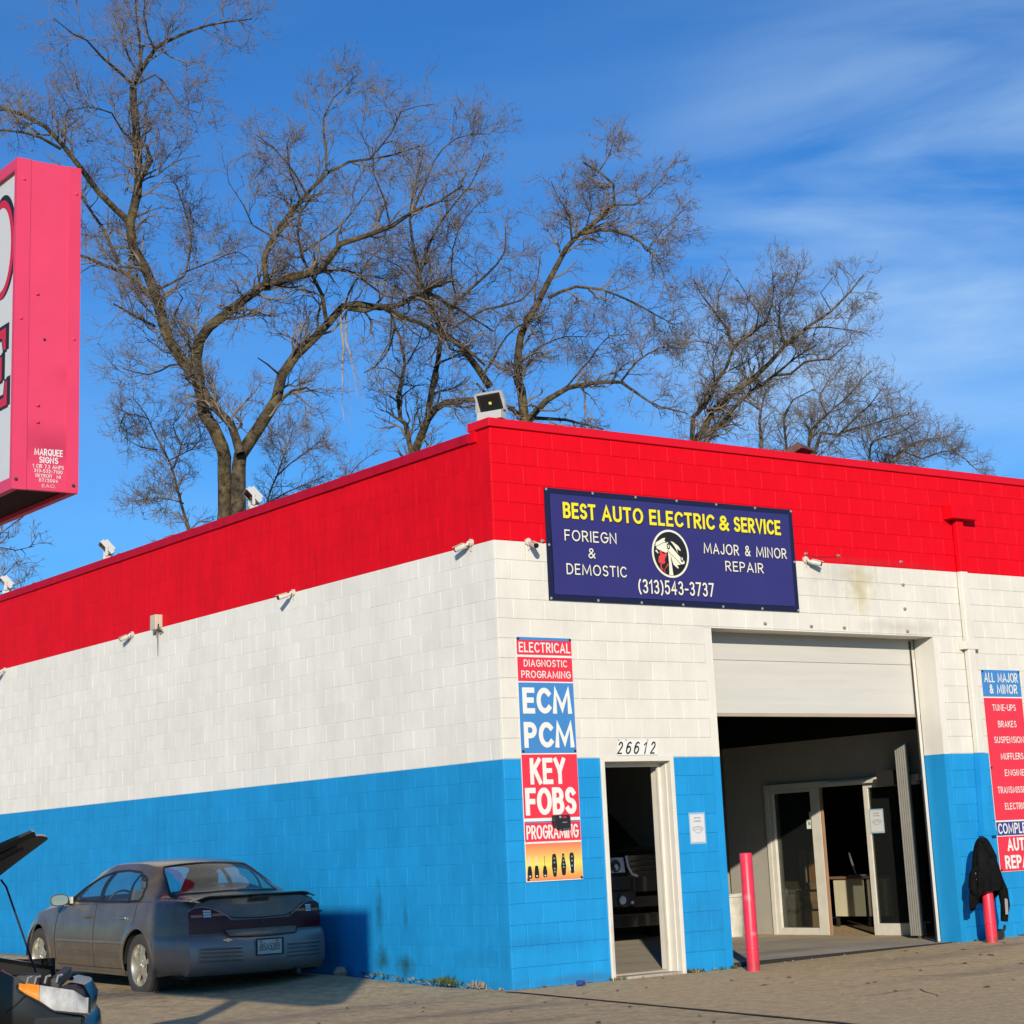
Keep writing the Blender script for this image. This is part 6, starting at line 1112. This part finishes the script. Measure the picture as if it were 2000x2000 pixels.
def build_tree(key, label, dens=1.0, size=1.0, seed=1, skip=0, name='bare_tree', up_=.22, tk=1.0, grp='bare trees behind the garage', twig=1.0):
    rng = np.random.default_rng(seed); limbs = TREES[key]; x, y = limbs[0][0][:2]
    t = thing(name, label, 'tree', (x, y, 0), grp); off = np.array([x, y, 0]); trunk = []; LP = []; LR = []; tl = 0
    for li, l in enumerate(limbs):
        S_ = smooth_poly(l, .35, .025, rng); P = S_[:, :3]-off; R = np.maximum(S_[:, 3]*tk, .008)
        v, f_ = tubes(P[None], R[None], 10 if R.max() > .12 else 7); trunk.append((v, f_))
        thin = R < .15*size; vis = P[:, 2] > 7.2 if key != 'J' else P[:, 2] > 3
        idx = np.where(thin & vis)[0]
        if len(idx) > 3:
            a = max(0, idx[0]); Pn = P[a:]; Rn = R[a:]
            sL = np.concatenate([[0], np.cumsum(np.linalg.norm(np.diff(Pn, axis=0), axis=1))]); m_ = 12; ss = np.linspace(0, sL[-1], m_)
            LP.append(np.stack([np.interp(ss, sL, Pn[:, k]) for k in range(3)], 1)); LR.append(np.interp(ss, sL, Rn)); tl += sL[-1]
    link(quick_mesh('trunk', trunk, bark), 'trunk', t)
    LP = np.array(LP); LR = np.array(LR); parts1 = []; parts2 = []
    P1, R1 = sprout(LP, LR, int(tl*4.6*dens), 1.28*size, 8, .9, up_*.7, rng, .55, .008, .02, .26, .035); parts1.append(tubes(P1, R1, 5))
    P2, R2 = sprout(P1, R1, int(len(P1)*5.2), .74*size, 6, .8, up_*.8, rng, .6, .0055, .12, .30, .016); parts1.append(tubes(P2, R2, 4))
    P3, R3 = sprout(P2, R2, int(len(P2)*4.0), .42*size, 5, .75, up_*.6, rng, .6, .0042*twig, .1, .32, .009); parts2.append(tubes(P3, R3, 3))
    P4, R4 = sprout(P3, R3, int(len(P3)*1.0), .26*size, 3, .7, up_*.5, rng, .6, .0036*twig, .15, .3, .006); parts2.append(tubes(P4, R4, 3))
    link(quick_mesh('branches', parts1, bark if False else twm), 'branches', t, kind='stuff'); link(quick_mesh('twigs', parts2, twm), 'twigs', t, kind='stuff')
    return t
build_tree('A', 'tallest bare tree on the left, its dark trunk curving left behind the pink sign', .95, 1.0, 11)
build_tree('B', 'bare tree with a thick right leaning trunk and mossy arching limb beside the tallest tree', .85, .95, 12)
build_tree('C', 'bare tree with a V shaped double trunk above the side wall', .72, .9, 13)
build_tree('D', 'bare tree with a pale bare limb reaching right, behind the corner floodlight', 1.05, .85, 14, up_=.05)
build_tree('E', 'bare tree fanning up to the right from dark stems above the banner', 1.15, .85, 15)
build_tree('F', 'dense low bare tree behind the front parapet, left of the farthest one', 1.25, 1.0, 16)
build_tree('G', 'small farthest bare tree low over the right end of the parapet', 1.7, .95, 17)
build_tree('H', 'thin young tree left of the tallest trunk', 1.3, .8, 18)
build_tree('I', 'thin young tree between the big trunks and the V shaped tree', 1.2, .8, 19)
build_tree('J', 'bare branches reaching in from the left edge below the pink sign', .45, .7, 20, twig=1.3)
# dead hanging branch on the second tree
HB = MB(); hb = TREES['B'][0]
p0 = Vector(hb[11][:3])
dead = mat('dead_wood', (.34,.29,.25), .8, var=.2)
for i, (dx, ln) in enumerate(((-.12, 2.6), (.35, 2.0))):
    P_ = [p0+Vector((dx*k_/6+random.uniform(-.10,.10), random.uniform(-.06,.06), -.1-ln*k_/6)) for k_ in range(7)]; HB.tube(P_, [.028,.03,.026,.02,.014,.010,.006], 6)
    for q in (3, 4, 5): HB.tube([P_[q], P_[q]+Vector((.25,.1,-.25)), P_[q]+Vector((.3,.15,-.6))], [.008,.006,.004], 5)
obt = [o for o in bpy.data.objects if o.name.startswith('bare_tree') and 'mossy' in o.get('label', '')][0]; obj('hanging_branch', HB, dead, obt)
# ------------------------------------------------------------------ weeds and litter along the walls
green = mat('weed_leaf', (.075,.105,.03), .8, var=.4, nscale=30); strw = mat('dry_grass', (.33,.25,.14), .9, var=.3, nscale=30)
def tuft(mb, x, y, h, n, sp):
    for i in range(n):
        a = random.uniform(0, 6.28); r_ = random.uniform(.1, 1)*sp; l = h*random.uniform(.4, 1); c_ = Vector((x+random.gauss(0, sp*.5), y+random.gauss(0, sp*.5), gh(x, y)+.002)); d = Vector((math.cos(a)*r_, math.sin(a)*r_, l)); s_ = Vector((-math.sin(a), math.cos(a), 0))*random.uniform(.004, .012)
        mb.add([c_-s_*.4, c_+s_*.4, c_+d*.6+s_, c_+d, c_+d*.6-s_], [(0,1,2,3,4)])
wg = MB(); wd = MB()
for y, h, n in [(.95,.10,26),(1.05,.13,34),(1.15,.09,24),(1.25,.07,16),(1.4,.05,10),(.85,.06,14),(1.9,.05,8),(2.2,.05,8),(2.45,.06,10),(2.65,.05,8),(1.6,.04,6)]: tuft(wg, -.07, y, h, n, .07)
for y, h, n in [(.55,.09,22),(.45,.07,14),(.68,.05,10),(1.7,.04,10),(2.35,.04,8),(.1,.03,8)]: tuft(wd, -.06, y, h, n, .05)
for x, h, n in [(2.28,.06,24),(2.38,.05,18),(1.22,.06,12),(2.7,.05,12),(2.86,.06,14),(1.36,.05,10),(.35,.03,6),(.9,.03,6),(6.75,.04,8),(7.6,.04,8),(8.2,.04,8)]: tuft(wg, x, -.05, h, n, .045)
for x, h, n in [(2.32,.05,12),(1.3,.05,16),(2.6,.04,10),(.6,.02,6),(7.2,.04,8)]: tuft(wd, x, -.06, h, n, .05)
obj('weeds', wg, green, keep=1, kind='stuff'); obj('dry_grass', wd, strw, keep=1, kind='stuff')
peb = MB()
for i in range(120):
    if random.random() < .35: x, y = -random.uniform(.03, .22), random.uniform(0, 2.9)
    elif random.random() < .5: x, y = random.uniform(.0, 9), -random.uniform(.02, .14)
    else: x, y = random.uniform(-5, 8), random.uniform(-5, 2)
    if x > 0 and y > 0: continue
    r_ = random.uniform(.004, .014)*(1.6 if abs(y) < .2 or x > -.3 else 1); z = gh(x, y)+.004+r_*.3; vs = [(x+r_*random.uniform(.6,1)*math.cos(t), y+r_*random.uniform(.6,1)*math.sin(t), z) for t in (0,1.3,2.5,3.8,5)]+[(x, y, z+r_*.7), (x, y, z-r_*.5)]
    peb.add(vs, [(0,1,5),(1,2,5),(2,3,5),(3,4,5),(4,0,5),(1,0,6),(2,1,6),(3,2,6),(4,3,6),(0,4,6)])
obj('gravel_bits', peb, mat('pebble', (.30,.24,.17), .9, var=.3, nscale=20), keep=1, kind='stuff')
lv = MB()
for i in range(80):
    x, y = random.uniform(-3, 8), -random.uniform(.1, 5)
    a = random.uniform(0, 6.28); r_ = random.uniform(.02, .05); z = gh(x, y)+.009; lv.add([(x+r_*math.cos(a), y+r_*math.sin(a), z), (x+r_*.5*math.cos(a+1.5), y+r_*.5*math.sin(a+1.5), z+.012), (x-r_*math.cos(a), y-r_*math.sin(a), z+.004), (x-r_*.5*math.cos(a+1.5), y-r_*.5*math.sin(a+1.5), z)], [(0,1,2,3)])
obj('fallen_leaves', lv, mat('dead_leaf', (.12,.08,.05), .9, var=.3), keep=1, kind='stuff')
CN = thing('crushed_can', 'small crushed blue can lying on the ground below the tall sign', 'can', (.62,-.30,.02)); obj('can', MB().tube([(.57,-.30,.035),(.60,-.305,.036),(.64,-.29,.034),(.67,-.28,.036)], [.026,.03,.022,.026], 12), mat('can_blue', (.06,.12,.4), .35, metal=.5), CN, smooth=40); obj('rim', MB().tube([(.67,-.28,.036),(.674,-.279,.036)], .027, 12), grom, CN)
RK = thing('concrete_chunk', 'broken pale concrete chunk at the wall foot beside the parked saloon', 'rubble', (-.16, 3.0, .09)); m_ = MB(); m_.lathe([(0,0),(.07,.0),(.085,.04),(.05,.09),(0,.10)], 6, (-.16,3.0,.085)); obj('chunk', m_, mat('pebble', (.30,.24,.17)), RK)
